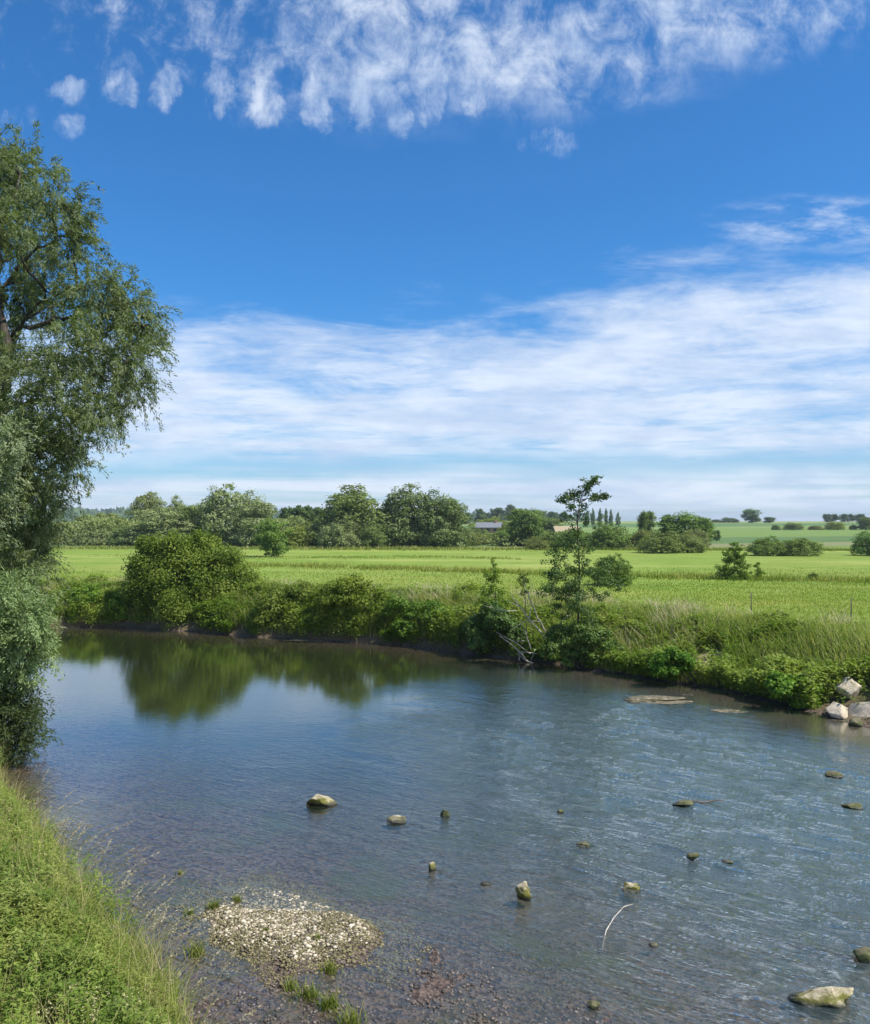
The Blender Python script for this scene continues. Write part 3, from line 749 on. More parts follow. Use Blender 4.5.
# ------------------------------------------------------------------ riverside bushes with their own outlines
def bush(name, label, cat, blobs_px, D, mat, n, L, W, seed, tint=(1, 1, 1), sub=26, parts=('foliage', 'stem'), depth=1.0, base=None, group=None, sag=.2, spread=.38):
    """blobs_px: (px, py, r_px [, ddepth])"""
    r = np.random.default_rng(seed); bl = []
    for b in blobs_px:
        dd = b[3] if len(b) > 3 else r.uniform(-.35, .35)
        R = b[2] / F_PX * D; p = ppos(b[0], b[1], D + dd * R * 2); bl.append((*p, R, R * depth, R))
    xs_ = [b[0] for b in bl]; X = float(np.mean(xs_)) if base is None else (base[0] - CX) / F_PX * D
    Y = D; Z = tz(X, Y)
    root = empty(name, (X, Y, Z)); tag(root, label, cat, group)
    Q, R = crown(bl, n, L, W, r, sub=sub, floor=.03, spread=spread, droop=sag); Q = Q - np.array([X, Y, Z])
    f = link(parts[0], quads(name, Q, R), mat, root); f.color = (*tint, 1)
    tb = Tubes()
    for b in bl:
        s = np.array([r.normal(0, .15), r.normal(0, .15), -.1]); e = np.array(b[:3]) - [X, Y, Z]
        L_ = np.linalg.norm(e); tb.add(curve_pts(s, e, 8, sag=L_ * .08, jit=L_ * .02, r=r), [.02 + L_ * .012, .012, .006], 5)
        for q in range(4):
            tb.add(curve_pts(e, e + nrm(r.normal(0, 1, 3)) * b[3] * .9, 4, jit=.02, r=r), [.008, .003], 3)
    link(parts[1], tb.mesh('stem'), M['bark'], root)
    return root


bush('hawthorn_bush', 'largest dark olive-green bush bulging over the far bank at left', 'bush',
     [(192, 556, 26), (160, 558, 24), (215, 562, 24), (148, 585, 24), (180, 582, 32), (215, 588, 34), (245, 594, 24), (258, 606, 17), (150, 606, 20), (180, 610, 24),
      (212, 612, 24), (238, 614, 18), (140, 570, 14), (175, 545, 14), (200, 543, 12), (240, 575, 13), (268, 618, 9), (145, 545, 9)], 46.6, M['bush'], 90000, .125, .08, 101, sub=40, sag=.35, spread=.42)
bush('willow_scrub', 'olive low scrub right of the largest dark bush at the water', 'shrub',
     [(268, 608, 17), (285, 602, 20), (303, 600, 20), (280, 625, 13), (300, 626, 14), (318, 616, 14)], 43.0, M['bush'], 15000, .12, .075, 102, (1.05, 1.0, 1.2))
bush('willow_scrub', 'wide yellow-green scrub under the meadow at the middle of the far bank', 'shrub',
     [(335, 602, 19), (350, 597, 21), (370, 602, 20), (322, 600, 14), (340, 624, 16), (362, 625, 16), (384, 622, 13), (325, 622, 13)], 41.5, M['bush'], 20000, .11, .07, 103, (1.15, 1.1, 1.0))
bush('willow_scrub', 'low bright scrub just left of the thin riverside sapling', 'shrub',
     [(398, 612, 17), (415, 616, 16), (434, 617, 16), (450, 624, 14), (405, 630, 12), (428, 632, 12), (452, 638, 9)], 39.8, M['herb'], 11000, .12, .08, 104, (.75, .85, .8))
bush('leafy_shrub', 'bright leafy shrub on the bank at far left next to the dead sticks', 'shrub',
     [(95, 600, 15), (110, 604, 14), (122, 606, 13), (80, 600, 13), (100, 613, 11), (120, 615, 11)], 47.3, M['herb'], 18000, .12, .08, 105, (.85, .95, .8))
bush('alder_bush', 'dark low alder bush overhanging the water left of the dead branches', 'shrub',
     [(480, 628, 15), (498, 622, 15), (512, 632, 14), (478, 643, 11), (500, 643, 13), (518, 646, 9), (490, 610, 9)], 36.3, M['alder'], 24000, .09, .065, 106, (1.15, 1.15, .9))
bush('alder_bush', 'dark low alder bush at the water under the tall sapling', 'shrub',
     [(560, 640, 14), (580, 636, 15), (600, 640, 14), (570, 655, 11), (592, 657, 11), (548, 648, 9), (615, 650, 9)], 33.0, M['alder'], 24000, .09, .065, 107, (1.4, 1.3, .9))
bush('leafy_shrub', 'bright green leafy shrub overhanging the water left of the pale boulders', 'shrub',
     [(795, 688, 13), (808, 690, 12), (780, 686, 12), (800, 702, 9), (813, 701, 7)], 26.0, M['herb'], 9000, .10, .075, 108, (.75, .95, .7))
bush('leafy_shrub', 'dark green leafy shrub in two clumps halfway along the right bank at the waterline', 'shrub',
     [(672, 660, 12), (684, 664, 11), (660, 664, 10), (748, 680, 9), (758, 686, 9)], 29.6, M['herb'], 9000, .10, .075, 109, (.6, .8, .6))


def sapling(name, label, trunk_px, D, clumps, n, L, W, seed, mat, tint=(1, 1, 1), r0=.06, extra=()):
    r = np.random.default_rng(seed); pts = [ppos(a, b, D) for a, b in trunk_px]
    X, Y = pts[0][0], pts[0][1]; Z = tz(X, Y); O = np.array([X, Y, Z])
    root = empty(name, (X, Y, Z)); tag(root, label, 'tree')
    pts = [np.array([X, Y, Z - .1])] + pts[1:]; tb = Tubes()
    tt = np.linspace(0, 1, 14); P_ = np.stack([np.interp(tt, np.linspace(0, 1, len(pts)), [p[i] for p in pts]) for i in range(3)], -1)
    tb.add(P_ - O, [r0, r0 * .6, r0 * .12], 7)
    bl = []
    for c in clumps:
        R = c[2] / F_PX * D; p = ppos(c[0], c[1], D + r.uniform(-1.2, 1.2) * (R + .2)); bl.append((*p, R, R, R))
        k = np.argmin(np.abs(P_[:, 2] - (p[2] - .35 * abs(p[0] - X) - .2))); a = P_[k]
        tb.add(curve_pts(a, p, 6, sag=.05, jit=.03, r=r) - O, [r0 * .3, .006], 4)
    for a, b in extra:
        A, B = ppos(*a, D), ppos(*b, D); tb.add(curve_pts(A, B, 6, jit=.02, r=r) - O, [.018, .006], 4)
        for t in np.linspace(.35, 1, 7):
            q = A * (1 - t) + B * t; bl.append((*q, .12, .12, .1))
    Q, R = crown(bl, n, L, W, r, sub=10, spread=.62, shell=(.1, 2.4), squash=.7); f = link('crown', quads(name, Q - O, R), mat, root); f.color = (*tint, 1)
    link('trunk', tb.mesh('trunk'), M['bark'], root)
    return root


sapling('alder_sapling', 'tall thin sapling with ragged top reaching above the horizon on the far bank', [(577, 668), (578, 620), (580, 570), (577, 530), (579, 505), (583, 492), (594, 479)], 33.4,
        [(556, 573, 10), (552, 585, 11), (562, 594, 12), (568, 582, 9), (560, 605, 9), (556, 560, 8), (569, 551, 9), (584, 553, 7), (578, 606, 11), (590, 570, 8), (600, 583, 9),
         (609, 574, 9), (600, 594, 7), (588, 618, 10), (566, 620, 9), (575, 536, 4), (566, 521, 3), (561, 500, 4), (568, 498, 3.5), (573, 507, 5), (579, 495, 6), (584, 487, 4.5), (575, 500, 4),
         (588, 492, 3.5), (595, 494, 2.5), (604, 496, 2.5), (592, 482, 2.5), (570, 514, 4), (580, 515, 4.5), (583, 505, 3.5), (605, 560, 5), (595, 545, 4), (560, 540, 4), (618, 590, 6), (578, 560, 6), (574, 572, 6), (583, 542, 4), (579, 530, 4), (572, 528, 3.5), (584, 524, 3), (577, 588, 8), (580, 600, 8), (574, 546, 5)],
        12500, .08, .055, 201, M['alder'], (1.05, 1.0, .95), .045, extra=[((581, 500), (607, 496)), ((583, 492), (562, 499)), ((583, 492), (597, 478))])
sapling('thin_sapling', 'thin pale green sapling rising from the bank left of the dead branches', [(496, 648), (497, 610), (494, 580), (493, 556)], 36.9,
        [(493, 562, 3), (496, 572, 5), (488, 582, 5), (499, 586, 5), (486, 594, 6), (496, 600, 7), (504, 606, 5), (485, 607, 6), (494, 616, 7)],
        3600, .08, .055, 202, M['bush'], (1.2, 1.25, 1.2), .035)
sapling('thin_sapling', 'slight dark twiggy sapling above the dead branches', [(527, 640), (526, 610), (524, 585), (522, 570)], 35.6,
        [(523, 575, 4), (527, 582, 3.5), (520, 583, 3), (526, 592, 3)], 800, .07, .045, 203, M['bush'], (.8, .8, .9), .025)


sapling('young_tree', 'loose upright young tree alone on the rough grass strip of the right meadow', [(733, 590), (734, 570), (735, 545)], 64,
        [(733, 582, 7), (726, 578, 6), (741, 577, 6), (733, 571, 7), (724, 568, 5), (742, 567, 5), (730, 561, 5.5), (738, 558, 5), (727, 554, 3), (735, 550, 4), (740, 549, 2.5), (733, 545, 2.2), (722, 584, 4), (744, 585, 4)],
        9000, .12, .085, 204, M['bush'], (.85, .95, .9), .06)
sapling('young_tree', 'thin small young tree right beside the larger young tree on the rough strip', [(757, 588), (757, 575), (758, 562)], 64,
        [(757, 582, 3.5), (755, 576, 3), (760, 573, 3), (757, 567, 2.5), (758, 563, 1.5)], 1300, .11, .075, 205, M['bush'], (1.15, 1.2, 1.2), .03)


# ------------------------------------------------------------------ the big willow on the near bank, left
def big_willow():
    r = np.random.default_rng(300)
    X, Y = -13.8, 24.3; Z = tz(X, Y); O = np.array([X, Y, Z])
    root = empty('willow_tree', (X, Y, Z)); tag(root, 'tall grey-green willow leaning over the river at the left edge, its crown against the sky', 'tree')
    B = [(-25, 185, 62), (28, 178, 36), (50, 200, 28), (72, 222, 24), (12, 235, 42), (70, 250, 20), (38, 262, 24), (0, 160, 25), (86, 245, 12),
         (92, 296, 34), (125, 298, 26), (143, 318, 22), (118, 330, 34), (146, 340, 16), (128, 362, 32), (100, 385, 34), (138, 388, 18), (75, 350, 34), (65, 310, 26), (20, 300, 28),
         (55, 395, 34), (20, 400, 26), (95, 415, 26), (120, 412, 16), (66, 432, 32), (35, 452, 38), (72, 468, 20), (0, 440, 46), (52, 492, 22), (25, 505, 36), (-10, 500, 46),
         (45, 525, 20), (15, 545, 34), (38, 560, 18), (-20, 560, 46), (-60, 330, 60), (-80, 230, 60), (-110, 420, 70), (-80, 520, 60), (-140, 300, 70), (-60, 620, 60), (-30, 270, 34), (-20, 350, 34), (8, 300, 24), (5, 365, 26), (40, 370, 26), (10, 480, 36), (40, 440, 30), (-5, 230, 30), (45, 290, 22), (20, 580, 30), (-10, 600, 40)]
    tb = Tubes()
    # trunk and limbs
    fork = ppos(-28, 470, 24.6)
    tb.add(curve_pts((X, Y, Z - .4), fork, 9, jit=.07, r=r) - O, [.62, .42, .30], 12)
    def P(px, py, d=0.0): return ppos(px, py, 24.4 + d)
    main = {'a': [fork, P(0, 400, -.4), P(8, 340, -.5), P(-5, 290), P(0, 230), P(20, 175)],
            'b': [P(-4, 385, -.4), P(20, 330), P(50, 320, -.3), P(95, 312), P(140, 325)],
            'c': [fork, P(-50, 380, .8), P(-60, 290, 1.2), P(-70, 210, 1)],
            'd': [P(-8, 420), P(30, 400), P(70, 395), P(115, 380)],
            'e': [P(-28, 480), P(10, 470), P(45, 470), P(75, 450)],
            'f': [P(-34, 520), P(0, 525), P(30, 540)],
            'g': [fork, P(-90, 430), P(-130, 360)],
            'h': [P(0, 290), P(35, 250), P(70, 230)], 'i': [P(0, 350), P(30, 310), P(50, 296), P(85, 290)]}
    rad = {'a': .20, 'b': .10, 'c': .2, 'd': .08, 'e': .07, 'f': .06, 'g': .2, 'h': .06, 'i': .06}
    nodes = []
    for k, pts in main.items():
        pts = np.array(pts); t = np.linspace(0, 1, 4 * len(pts)); s = np.linspace(0, 1, len(pts))
        q = np.stack([np.interp(t, s, pts[:, i]) for i in range(3)], -1); q[1:-1] += r.normal(0, .05, (len(q) - 2, 3))
        tb.add(q - O, [rad[k], rad[k] * .6, .025], 8); nodes.append(q)
    nodes = np.concatenate(nodes)
    Qs, Rs = [], []
    for (px, py, rp) in B:
        D = 24.4 + r.uniform(-2.6, 2.6); R = rp / F_PX * D; c = ppos(px, py, D)
        a = nodes[np.argmin(np.linalg.norm(nodes - c - [0, 0, -.5], axis=1))]
        tb.add(curve_pts(a, c, 7, sag=.12, jit=.06, r=r) - O, [.045, .012], 5)
        nt = int(88 * (R / 1.0) ** 2) + 10
        hid = 0.55 if px < -40 else 1.0
        nt = int(nt * hid); L_, W_ = (.125, .026)
        d = nrm(r.normal(0, 1, (nt, 3)) + [0, 0, .15]); s = c + d * R * r.uniform(.15, .95, (nt, 1))
        ln = r.uniform(.35, .95, nt)
        for j in range(nt):
            m = r.integers(44, 70)
            out = nrm(d[j] + r.normal(0, .35, 3)); e = s[j] + out * ln[j] * .8; e[2] -= ln[j] * r.uniform(.1, .65)
            t = r.uniform(0, 1, m)[:, None]
            p = s[j] * (1 - t) + e * t; p[:, 2] += (ln[j] * .25 * t * (1 - t) * 4)[:, 0]; p += r.normal(0, .04, (m, 3))
            ax = nrm(nrm(e - s[j]) * .8 + r.normal(0, .5, (m, 3)) + [0, 0, -.35]); nn = nrm(r.normal(0, .8, (m, 3)) + d[j] * .5 + [0, 0, .3])
            Qs.append(leaf_quads(p, ax, nn, L_ * r.uniform(.7, 1.25, m), W_ * r.uniform(.8, 1.3, m)))
            Rs.append(np.clip(.5 + r.normal(0, .22) + r.normal(0, .14, m), 0, 1))
            if j % 2 == 0 and hid == 1: tb.add(np.array([s[j], (s[j] + e) / 2 + [0, 0, .08], e]) - O, [.008, .003], 3, cap=False)
    f = link('crown', quads('willow_crown', np.concatenate(Qs) - O, np.concatenate(Rs)), M['willow'], root)
    link('trunk', tb.mesh('trunk'), M['bark'], root)
    print('willow leaves', sum(len(q) for q in Qs))


big_willow()


def sallow(name, label, blobs, D, n, seed, tint=(1, 1, 1), mat='sallow', L=.10, W=.026, basepx=-20):
    r = np.random.default_rng(seed)
    X = (basepx - CX) / F_PX * D; Y = D; Z = tz(X, Y); O = np.array([X, Y, Z])
    root = empty(name, (X, Y, Z)); tag(root, label, 'shrub'); tb = Tubes(); Qs, Rs = [], []
    tot = sum(b[2] ** 2 for b in blobs)
    for (px, py, rp) in blobs:
        R = rp / F_PX * D; c = ppos(px, py, D + r.uniform(-.7, .7))
        tb.add(curve_pts((X, Y, Z - .1), c, 8, sag=.3, jit=.04, r=r) - O, [.06, .012], 5)
        nt = int(n / 42 * rp ** 2 / tot); d = nrm(r.normal(0, 1, (nt, 3)) + [.2, -.2, .2]); s = c + d * R * r.uniform(.2, .9, (nt, 1)); ln = r.uniform(.3, .85, nt)
        for j in range(nt):
            m = r.integers(32, 52); out = nrm(d[j] + r.normal(0, .3, 3)); e = s[j] + out * ln[j] * .7; e[2] -= ln[j] * r.uniform(0, .5); t = r.uniform(0, 1, m)[:, None]
            p = s[j] * (1 - t) + e * t + r.normal(0, .045, (m, 3)); ax = nrm(nrm(e - s[j]) + r.normal(0, .55, (m, 3)) + [0, 0, -.2]); nn = nrm(r.normal(0, .7, (m, 3)) + d[j] * .6 + [0, 0, .4])
            Qs.append(leaf_quads(p, ax, nn, L * r.uniform(.6, 1.25, m), W * r.uniform(.8, 1.3, m))); Rs.append(np.clip(.5 + r.normal(0, .16) + r.normal(0, .18, m), 0, 1))
    Q = np.concatenate(Qs); R = np.concatenate(Rs); k = Q[:, :, 2].min(1) > .02
    f = link('foliage', quads(name, Q[k] - O, R[k]), M[mat], root); f.color = (*tint, 1)
    link('stem', tb.mesh('stem'), M['bark'], root)


sallow('sallow_shrub', 'pale silver-green willow shrub hanging over the water below the tall willow',
       [(8, 605, 32), (30, 625, 20), (15, 640, 34), (38, 650, 14), (-10, 640, 40), (24, 660, 18), (-5, 680, 26), (28, 612, 16), (-40, 620, 50), (12, 588, 20), (46, 632, 7), (44, 600, 6), (34, 684, 6), (50, 655, 4)], 20.6, 46000, 310, (.88, .98, .72))
sallow('willow_shrub', 'willow shrub with deep shade tinted into its leaves, at the water below the pale one', [(0, 715, 28), (22, 705, 18), (-25, 730, 34), (30, 722, 12), (14, 738, 16), (-6, 745, 18), (30, 740, 8), (10, 690, 22), (4, 756, 14), (-14, 765, 20), (20, 748, 10)], 20.6, 26000, 311, (.36, .42, .30), 'willow')  # low lobes added and leaves tinted dark to stand for shade under the willow
sallow('sallow_shrub', 'pale willow sprays at the left edge halfway up the tall willow', [(-8, 415, 26), (6, 440, 20), (-10, 470, 26), (-30, 520, 40), (5, 500, 14)], 21.2, 13000, 312, basepx=-60)


# ------------------------------------------------------------------ bank and meadow vegetation (uncountable ground cover)
def scatter(xr, yr, density, r, cond):
    n = int((xr[1] - xr[0]) * (yr[1] - yr[0]) * density)
    x = r.uniform(*xr, n); y = r.uniform(*yr, n)
    d, near = shore(x, y); k = cond(x, y, d, near)
    return x[k], y[k], d[k]


def in_view(x, y, zt=1.0, m=40):
    px = CX + x / np.maximum(y, .1) * F_PX
    return (y > .5) & (px > -m * 2) & (px < 870 + m * 2)


def blades(x, y, z, h, w, r, lean=.35, seg=3, rn=None):
    """grass blades, each a bent tapering strip"""
    n = len(x); a = r.uniform(0, 2 * math.pi, n); d = np.stack([np.cos(a), np.sin(a), np.zeros(n)], -1)
    side = np.stack([-np.sin(a + r.normal(0, .6, n)), np.cos(a), np.zeros(n)], -1); side = nrm(side)
    ln = (h * lean * r.uniform(.3, 1.6, n))[:, None]; V = []
    for i in range(seg + 1):
        t = i / seg; c = np.stack([x, y, z], -1) + d * ln * t ** 2 + np.array([0, 0, 1.0]) * (h * (t - .18 * t * t))[:, None]
        ww = (w * (1 - t) ** .7)[:, None] * .5 + .0004
        V += [c - side * ww, c + side * ww]
    V = np.stack(V, 1); nv = 2 * (seg + 1)
    f = np.array([[2 * i, 2 * i + 1, 2 * i + 3, 2 * i + 2] for i in range(seg)])
    idx = (np.arange(n)[:, None, None] * nv + f[None]).reshape(-1)
    rn = np.clip(r.normal(.5, .2, n), 0, 1) if rn is None else rn
    return V.reshape(-1, 3), np.full(n * seg, 4), idx, np.repeat(rn, nv)


def herb_leaves(x, y, z, top, L, W, r, rn, k):
    """k leaves per stem placed up the stem, tilted outwards"""
    n = len(x); t = r.uniform(.15, 1, (n, k)) ** .8; a = r.uniform(0, 2 * math.pi, (n, k))
    rad = (L * .25) * r.uniform(0, 1, (n, k))
    p = np.stack([x[:, None] + np.cos(a) * rad, y[:, None] + np.sin(a) * rad, z[:, None] + top[:, None] * t], -1).reshape(-1, 3)
    p += r.normal(0, L * .35, p.shape)
    el = r.uniform(-.5, .6, (n * k)); a = a.ravel()
    ax = np.stack([np.cos(a) * np.cos(el), np.sin(a) * np.cos(el), np.sin(el)], -1)
    nn = nrm(np.stack([-np.cos(a) * np.sin(el), -np.sin(a) * np.sin(el), np.cos(el)], -1) + r.normal(0, .35, (n * k, 3)))
    ll = L * r.uniform(.55, 1.3, n * k); ww = W * r.uniform(.6, 1.3, n * k)
    R = np.clip(np.repeat(rn, k) + r.normal(0, .14, n * k) + .15 * (t.ravel() - .5), 0, 1)
    return leaf_quads(p, ax, nn, ll, ww), R


# far bank
r = np.random.default_rng(400)
def wide(x, y): return in_view(x, y, m=170)
def farc(x, y, d, near): return (~near) & (d > -.28 * vnoise(x * 1.1, y * 1.1, 58, 2)) & (d < 8.5) & wide(x, y)
x, y, d = scatter((-26, 21), (13, 56), 110, r, farc)
z = terrain(x, y); cl = vnoise(x * .55, y * .55, 61, 3); cl2 = vnoise(x * 1.7, y * 1.7, 62, 2)
keep = (cl2 > .25) & (r.uniform(0, 1, len(x)) > .5 * sstep(x, 5, 8) * (cl < .52)) & (r.uniform(0, 1, len(x)) < np.where(d < 5, 1, (8.5 - d) / 4)); x, y, d, z, cl, cl2 = [q[keep] for q in (x, y, d, z, cl, cl2)]
def bald(x, y):
    return (np.hypot((x - 9.75 - .31 * (y - 30.9)) / .6, (y - 30.9) / .8) + .9 * (vnoise(x * 1.5, y * 1.5, 55, 2) - .5) < .95) | ((CX + x / y * F_PX > 817) & (x < 13.2) & (y > 22) & (y < 25.9))
bare = bald(x, y)
keep = ~bare | (r.uniform(0, 1, len(x)) < .04); x, y, d, z, cl, cl2 = [q[keep] for q in (x, y, d, z, cl, cl2)]
keep = (d > 1.3) | (vnoise(x * 1.3, y * 1.3, 59, 2) > .36); x, y, d, z, cl, cl2 = [q[keep] for q in (x, y, d, z, cl, cl2)]
hh = (.18 + (.85 + .3 * sstep(x, 6, 0)) * np.clip(cl, .2, .85)) * (1 + .35 * sstep(d, 1.6, .4) * sstep(cl2, .4, .7)) * np.where(d < 5, 1, .55) * (.7 + .6 * cl2)
Q, R = herb_leaves(x, y, np.maximum(z, .04) - .03, hh, .13, .075, r, np.clip(cl * 1.5 - .25, 0, 1), 15)
o = link('bank_herbs', quads('bank_herbs', Q, R), M['herb']); o.color = (.90, .92, .9, 1)
tag(o, 'mixed green herbs covering the slope of the far river bank', 'bank plants', kind='stuff')
print('bank herbs', len(Q))

x, y, d = scatter((-26, 21), (13, 58), 260, r, lambda x, y, d, n: (~n) & (d > .2) & (d < 10) & wide(x, y) & ~bald(x, y))
g = vnoise(x * .33, y * .33, 71, 3); keep = (r.uniform(0, 1, len(x)) < np.clip((g - .30) * 3 + .6 * sstep(x, 4, 8), .12, 1) * np.where(d < 6, 1, (10 - d) / 5))
x, y, d, g = [q[keep] for q in (x, y, d, g)]; z = terrain(x, y)
hh = r.uniform(.45, 1.15, len(x)) * np.where(d < 5, 1, .6)
o = link('bank_grass', polymesh('bank_grass', *blades(x, y, z - .03, hh, r.uniform(.018, .035, len(x)), r, .45, 3, np.clip(.45 + .9 * (g - .45) + r.normal(0, .22, len(x)), 0, 1))), M['grass'])
tag(o, 'tall seeding grass along the top of the far river bank', 'grass', kind='stuff'); print('bank blades', len(x))

# seed heads / straw patches on the bank top
x, y, d = scatter((-22, 17), (19, 58), 60, r, lambda x, y, d, n: (~n) & (d > 1.2) & (d < 8) & wide(x, y) & (vnoise(x * .42, y * .42, 81, 2) > .52) & ~bald(x, y))
z = terrain(x, y); hh = r.uniform(.7, 1.25, len(x))
tag(link('straw_grass', polymesh('straw_grass', *blades(x, y, z, hh, r.uniform(.02, .045, len(x)), r, .5, 3)), M['straw']),
    'pale straw-coloured seeding grass in patches on the far bank top', 'grass', kind='stuff')

# rough strips in the meadow and its short turf near the bank
def strip(xr, line, half, dens, hmin, hmax, seed, name, label, tint, wd=.05):
    r = np.random.default_rng(seed); n = int((xr[1] - xr[0]) * dens); x = r.uniform(*xr, n); c = np.interp(x, [p[0] for p in line], [p[1] for p in line])
    y = c + r.normal(0, half, n) * (.6 + .8 * vnoise(x * .12, x * 0, seed, 2)); z = terrain(x, y); g = vnoise(x * .25, y * .8, seed, 3)
    k = (r.uniform(0, 1, n) < np.clip((vnoise(x * .5, y * .9, seed + 5, 3) - .28) * 3.2, 0, 1)) & (r.uniform(0, 1, n) < np.clip((x - xr[0]) / 12, 0, 1)); x, y, z, g = x[k], y[k], z[k], g[k]; n = len(x)
    hh = r.uniform(hmin, hmax, n) * (.45 + 1.1 * g)
    o = link(name, polymesh(name, *blades(x, y, z, hh, np.full(n, wd), r, .4, 2, np.clip(g + r.normal(0, .2, n), 0, 1))), M['grass']); o.color = (*tint, 1)
    tag(o, label, 'grass', kind='stuff')
strip((-30, 42), [(-30, 88), (-14, 84), (-2, 78), (10, 70), (20, 66), (34, 60), (42, 58)], 1.7, 260, .15, .55, 501, 'rough_grass', 'dark olive strip of rough grass crossing the meadow', (.85, .84, .62))
strip((-45, 10), [(-45, 114), (-20, 104), (0, 108), (14, 98)], 2.2, 80, .1, .35, 502, 'meadow_grass', 'thin brownish line of longer grass across the middle meadow', (.9, .95, .8), .07)
strip((-75, 95), [(-75, 146), (95, 132)], 2.5, 140, .2, .7, 503, 'edge_grass', 'long grass along the far edge of the meadow under the trees', (.95, .9, .9), .12)

r = np.random.default_rng(410)
x, y, d = scatter((-46, 46), (16, 82), 105, r, lambda x, y, d, n: (~n) & (d > 4.5) & wide(x, y))
keep = r.uniform(0, 1, len(x)) < np.clip(40 / y, 0, 1) ** 1.5 * np.clip((84 - y) / 40, 0, 1); x, y = x[keep], y[keep]; z = terrain(x, y); g = vnoise(x * .2, y * .2, 91, 3)
o = link('meadow_turf', polymesh('meadow_turf', *blades(x, y, z, r.uniform(.04, .14, len(x)) * (.5 + g), np.full(len(x), .026) * (y / 40), r, .6, 2, np.clip(g * .8 + r.normal(0, .15, len(x)), 0, 1))), M['grass'])
o.color = (1.0, .98, .72, 1); tag(o, 'short green turf of the grazed meadow', 'grass', kind='stuff')

# near bank, lower left
r = np.random.default_rng(420)
def nearc(x, y, d, near): return near & (d > .75 * (vnoise(x * 1.4, y * 1.4, 67, 3) - .35)) & in_view(x, y, m=60) & (y < 21)
x, y, d = scatter((-13, 0), (3.2, 21), 240, r, nearc)
lod = r.uniform(0, 1, len(x)) < np.clip(13 / y, .4, 1); x, y, d = x[lod], y[lod], d[lod]
z = terrain(x, y); cl = vnoise(x * .8, y * .8, 63, 3); c2 = vnoise(x * 3, y * 3, 64, 2)
top = (.16 + .62 * cl + .26 * c2) * (.55 + .45 * sstep(d, 0, .8))
sp = vnoise(x * .75 + 3, y * .75, 161, 3); bare_ = vnoise(x * 1.9, y * 1.9, 162, 2) < .22
A_ = (sp < .62) & ~bare_; B_ = (sp >= .56) & (r.uniform(0, 1, len(x)) < .62) & ~bare_
Q, R = herb_leaves(x[A_], y[A_], z[A_], top[A_], .048, .015, r, np.clip(cl[A_] * 1.2 + c2[A_] * .9 - .5, 0, 1), 52)
o = link('bank_herbs', quads('near_herbs', Q, R), M['herb']); o.color = (1.2, 1.0, 1.5, 1)
tag(o, 'dense yellow-green cleavers matted over the near bank, lower left', 'bank plants', kind='stuff')
Q, R = herb_leaves(x[B_], y[B_], z[B_], top[B_] * 1.12, .066, .024, r, np.clip(cl[B_] + c2[B_] * .7 - .42, 0, 1), 42)
o = link('nettles', quads('nettles', Q, R), M['herb']); o.color = (1.12, .98, 1.5, 1)
tag(o, 'broader-leaved darker nettles in patches on the near bank', 'bank plants', kind='stuff'); print('near herbs', len(Q))
x, y, d = scatter((-13, 0), (3.2, 21), 330, r, lambda x, y, d, n: nearc(x, y, d, n) & (vnoise(x * .8, y * .8, 163, 3) > .44)); z = terrain(x, y)
o = link('brown_grass', polymesh('brown_grass', *blades(x, y, z, r.uniform(.45, .95, len(x)), r.uniform(.004, .010, len(x)), r, .5, 4)), M['straw']); o.color = (.85, .85, .6, 1)
tag(o, 'brownish seeding grass in patches among the near bank herbs', 'grass', kind='stuff')
x, y, d = scatter((-13, 0), (3.2, 21), 330, r, nearc); z = terrain(x, y)
g = vnoise(x * .7, y * .7, 65, 2)
o = link('bank_grass', polymesh('near_grass', *blades(x, y, z, r.uniform(.35, .72, len(x)) * (.6 + .6 * g), r.uniform(.006, .013, len(x)), r, .5, 4, np.clip(g + r.normal(0, .2, len(x)), 0, 1))), M['grass'])
tag(o, 'long fine green grass among the herbs of the near bank', 'grass', kind='stuff')
x, y, d = scatter((-13, 0), (3.2, 21), 420, r, lambda x, y, d, n: n & (d > .1) & (d < 1.3) & in_view(x, y, m=60) & (vnoise(x * 1.3, y * 1.3, 68, 2) > .38)); z = terrain(x, y)
o = link('edge_grass', polymesh('edge_grass', *blades(x, y, np.maximum(z, 0), r.uniform(.3, .8, len(x)), r.uniform(.005, .012, len(x)), r, .75, 5)), M['grass'])
tag(o, 'long loose grass hanging over the rim of the near bank', 'grass', kind='stuff')
x, y, d = scatter((-13, 0), (3.2, 21), 26, r, lambda x, y, d, n: nearc(x, y, d, n) & (vnoise(x * .9, y * .9, 69, 2) > .5)); z = terrain(x, y)
Q, R = herb_leaves(x, y, z + .2, r.uniform(.35, .75, len(x)), .055, .020, r, r.uniform(.2, .9, len(x)), 60)
o = link('tall_herbs', quads('tall_herbs', Q, R), M['herb']); o.color = (1.05, 1.0, 1.2, 1)
tag(o, 'taller leafy stems standing out of the herbs on the near bank', 'bank plants', kind='stuff')
# pale flowering / seeding tufts in the herb layer
x, y, d = scatter((-7, -1), (4, 14), 34, r, lambda x, y, d, n: n & (d > .5) & in_view(x, y) & (vnoise(x * 1.1, y * 1.1, 66, 2) > .64))
z = terrain(x, y); Q, R = herb_leaves(x, y, z + .3, np.full(len(x), .36), .020, .014, r, np.full(len(x), .4), 20)
o = link('pale_flowers', quads('pale_flowers', Q, R), M['straw']); o.color = (1.1, 1.15, .95, 1)
tag(o, 'small whitish flower clusters scattered through the near bank herbs', 'flowers', kind='stuff')


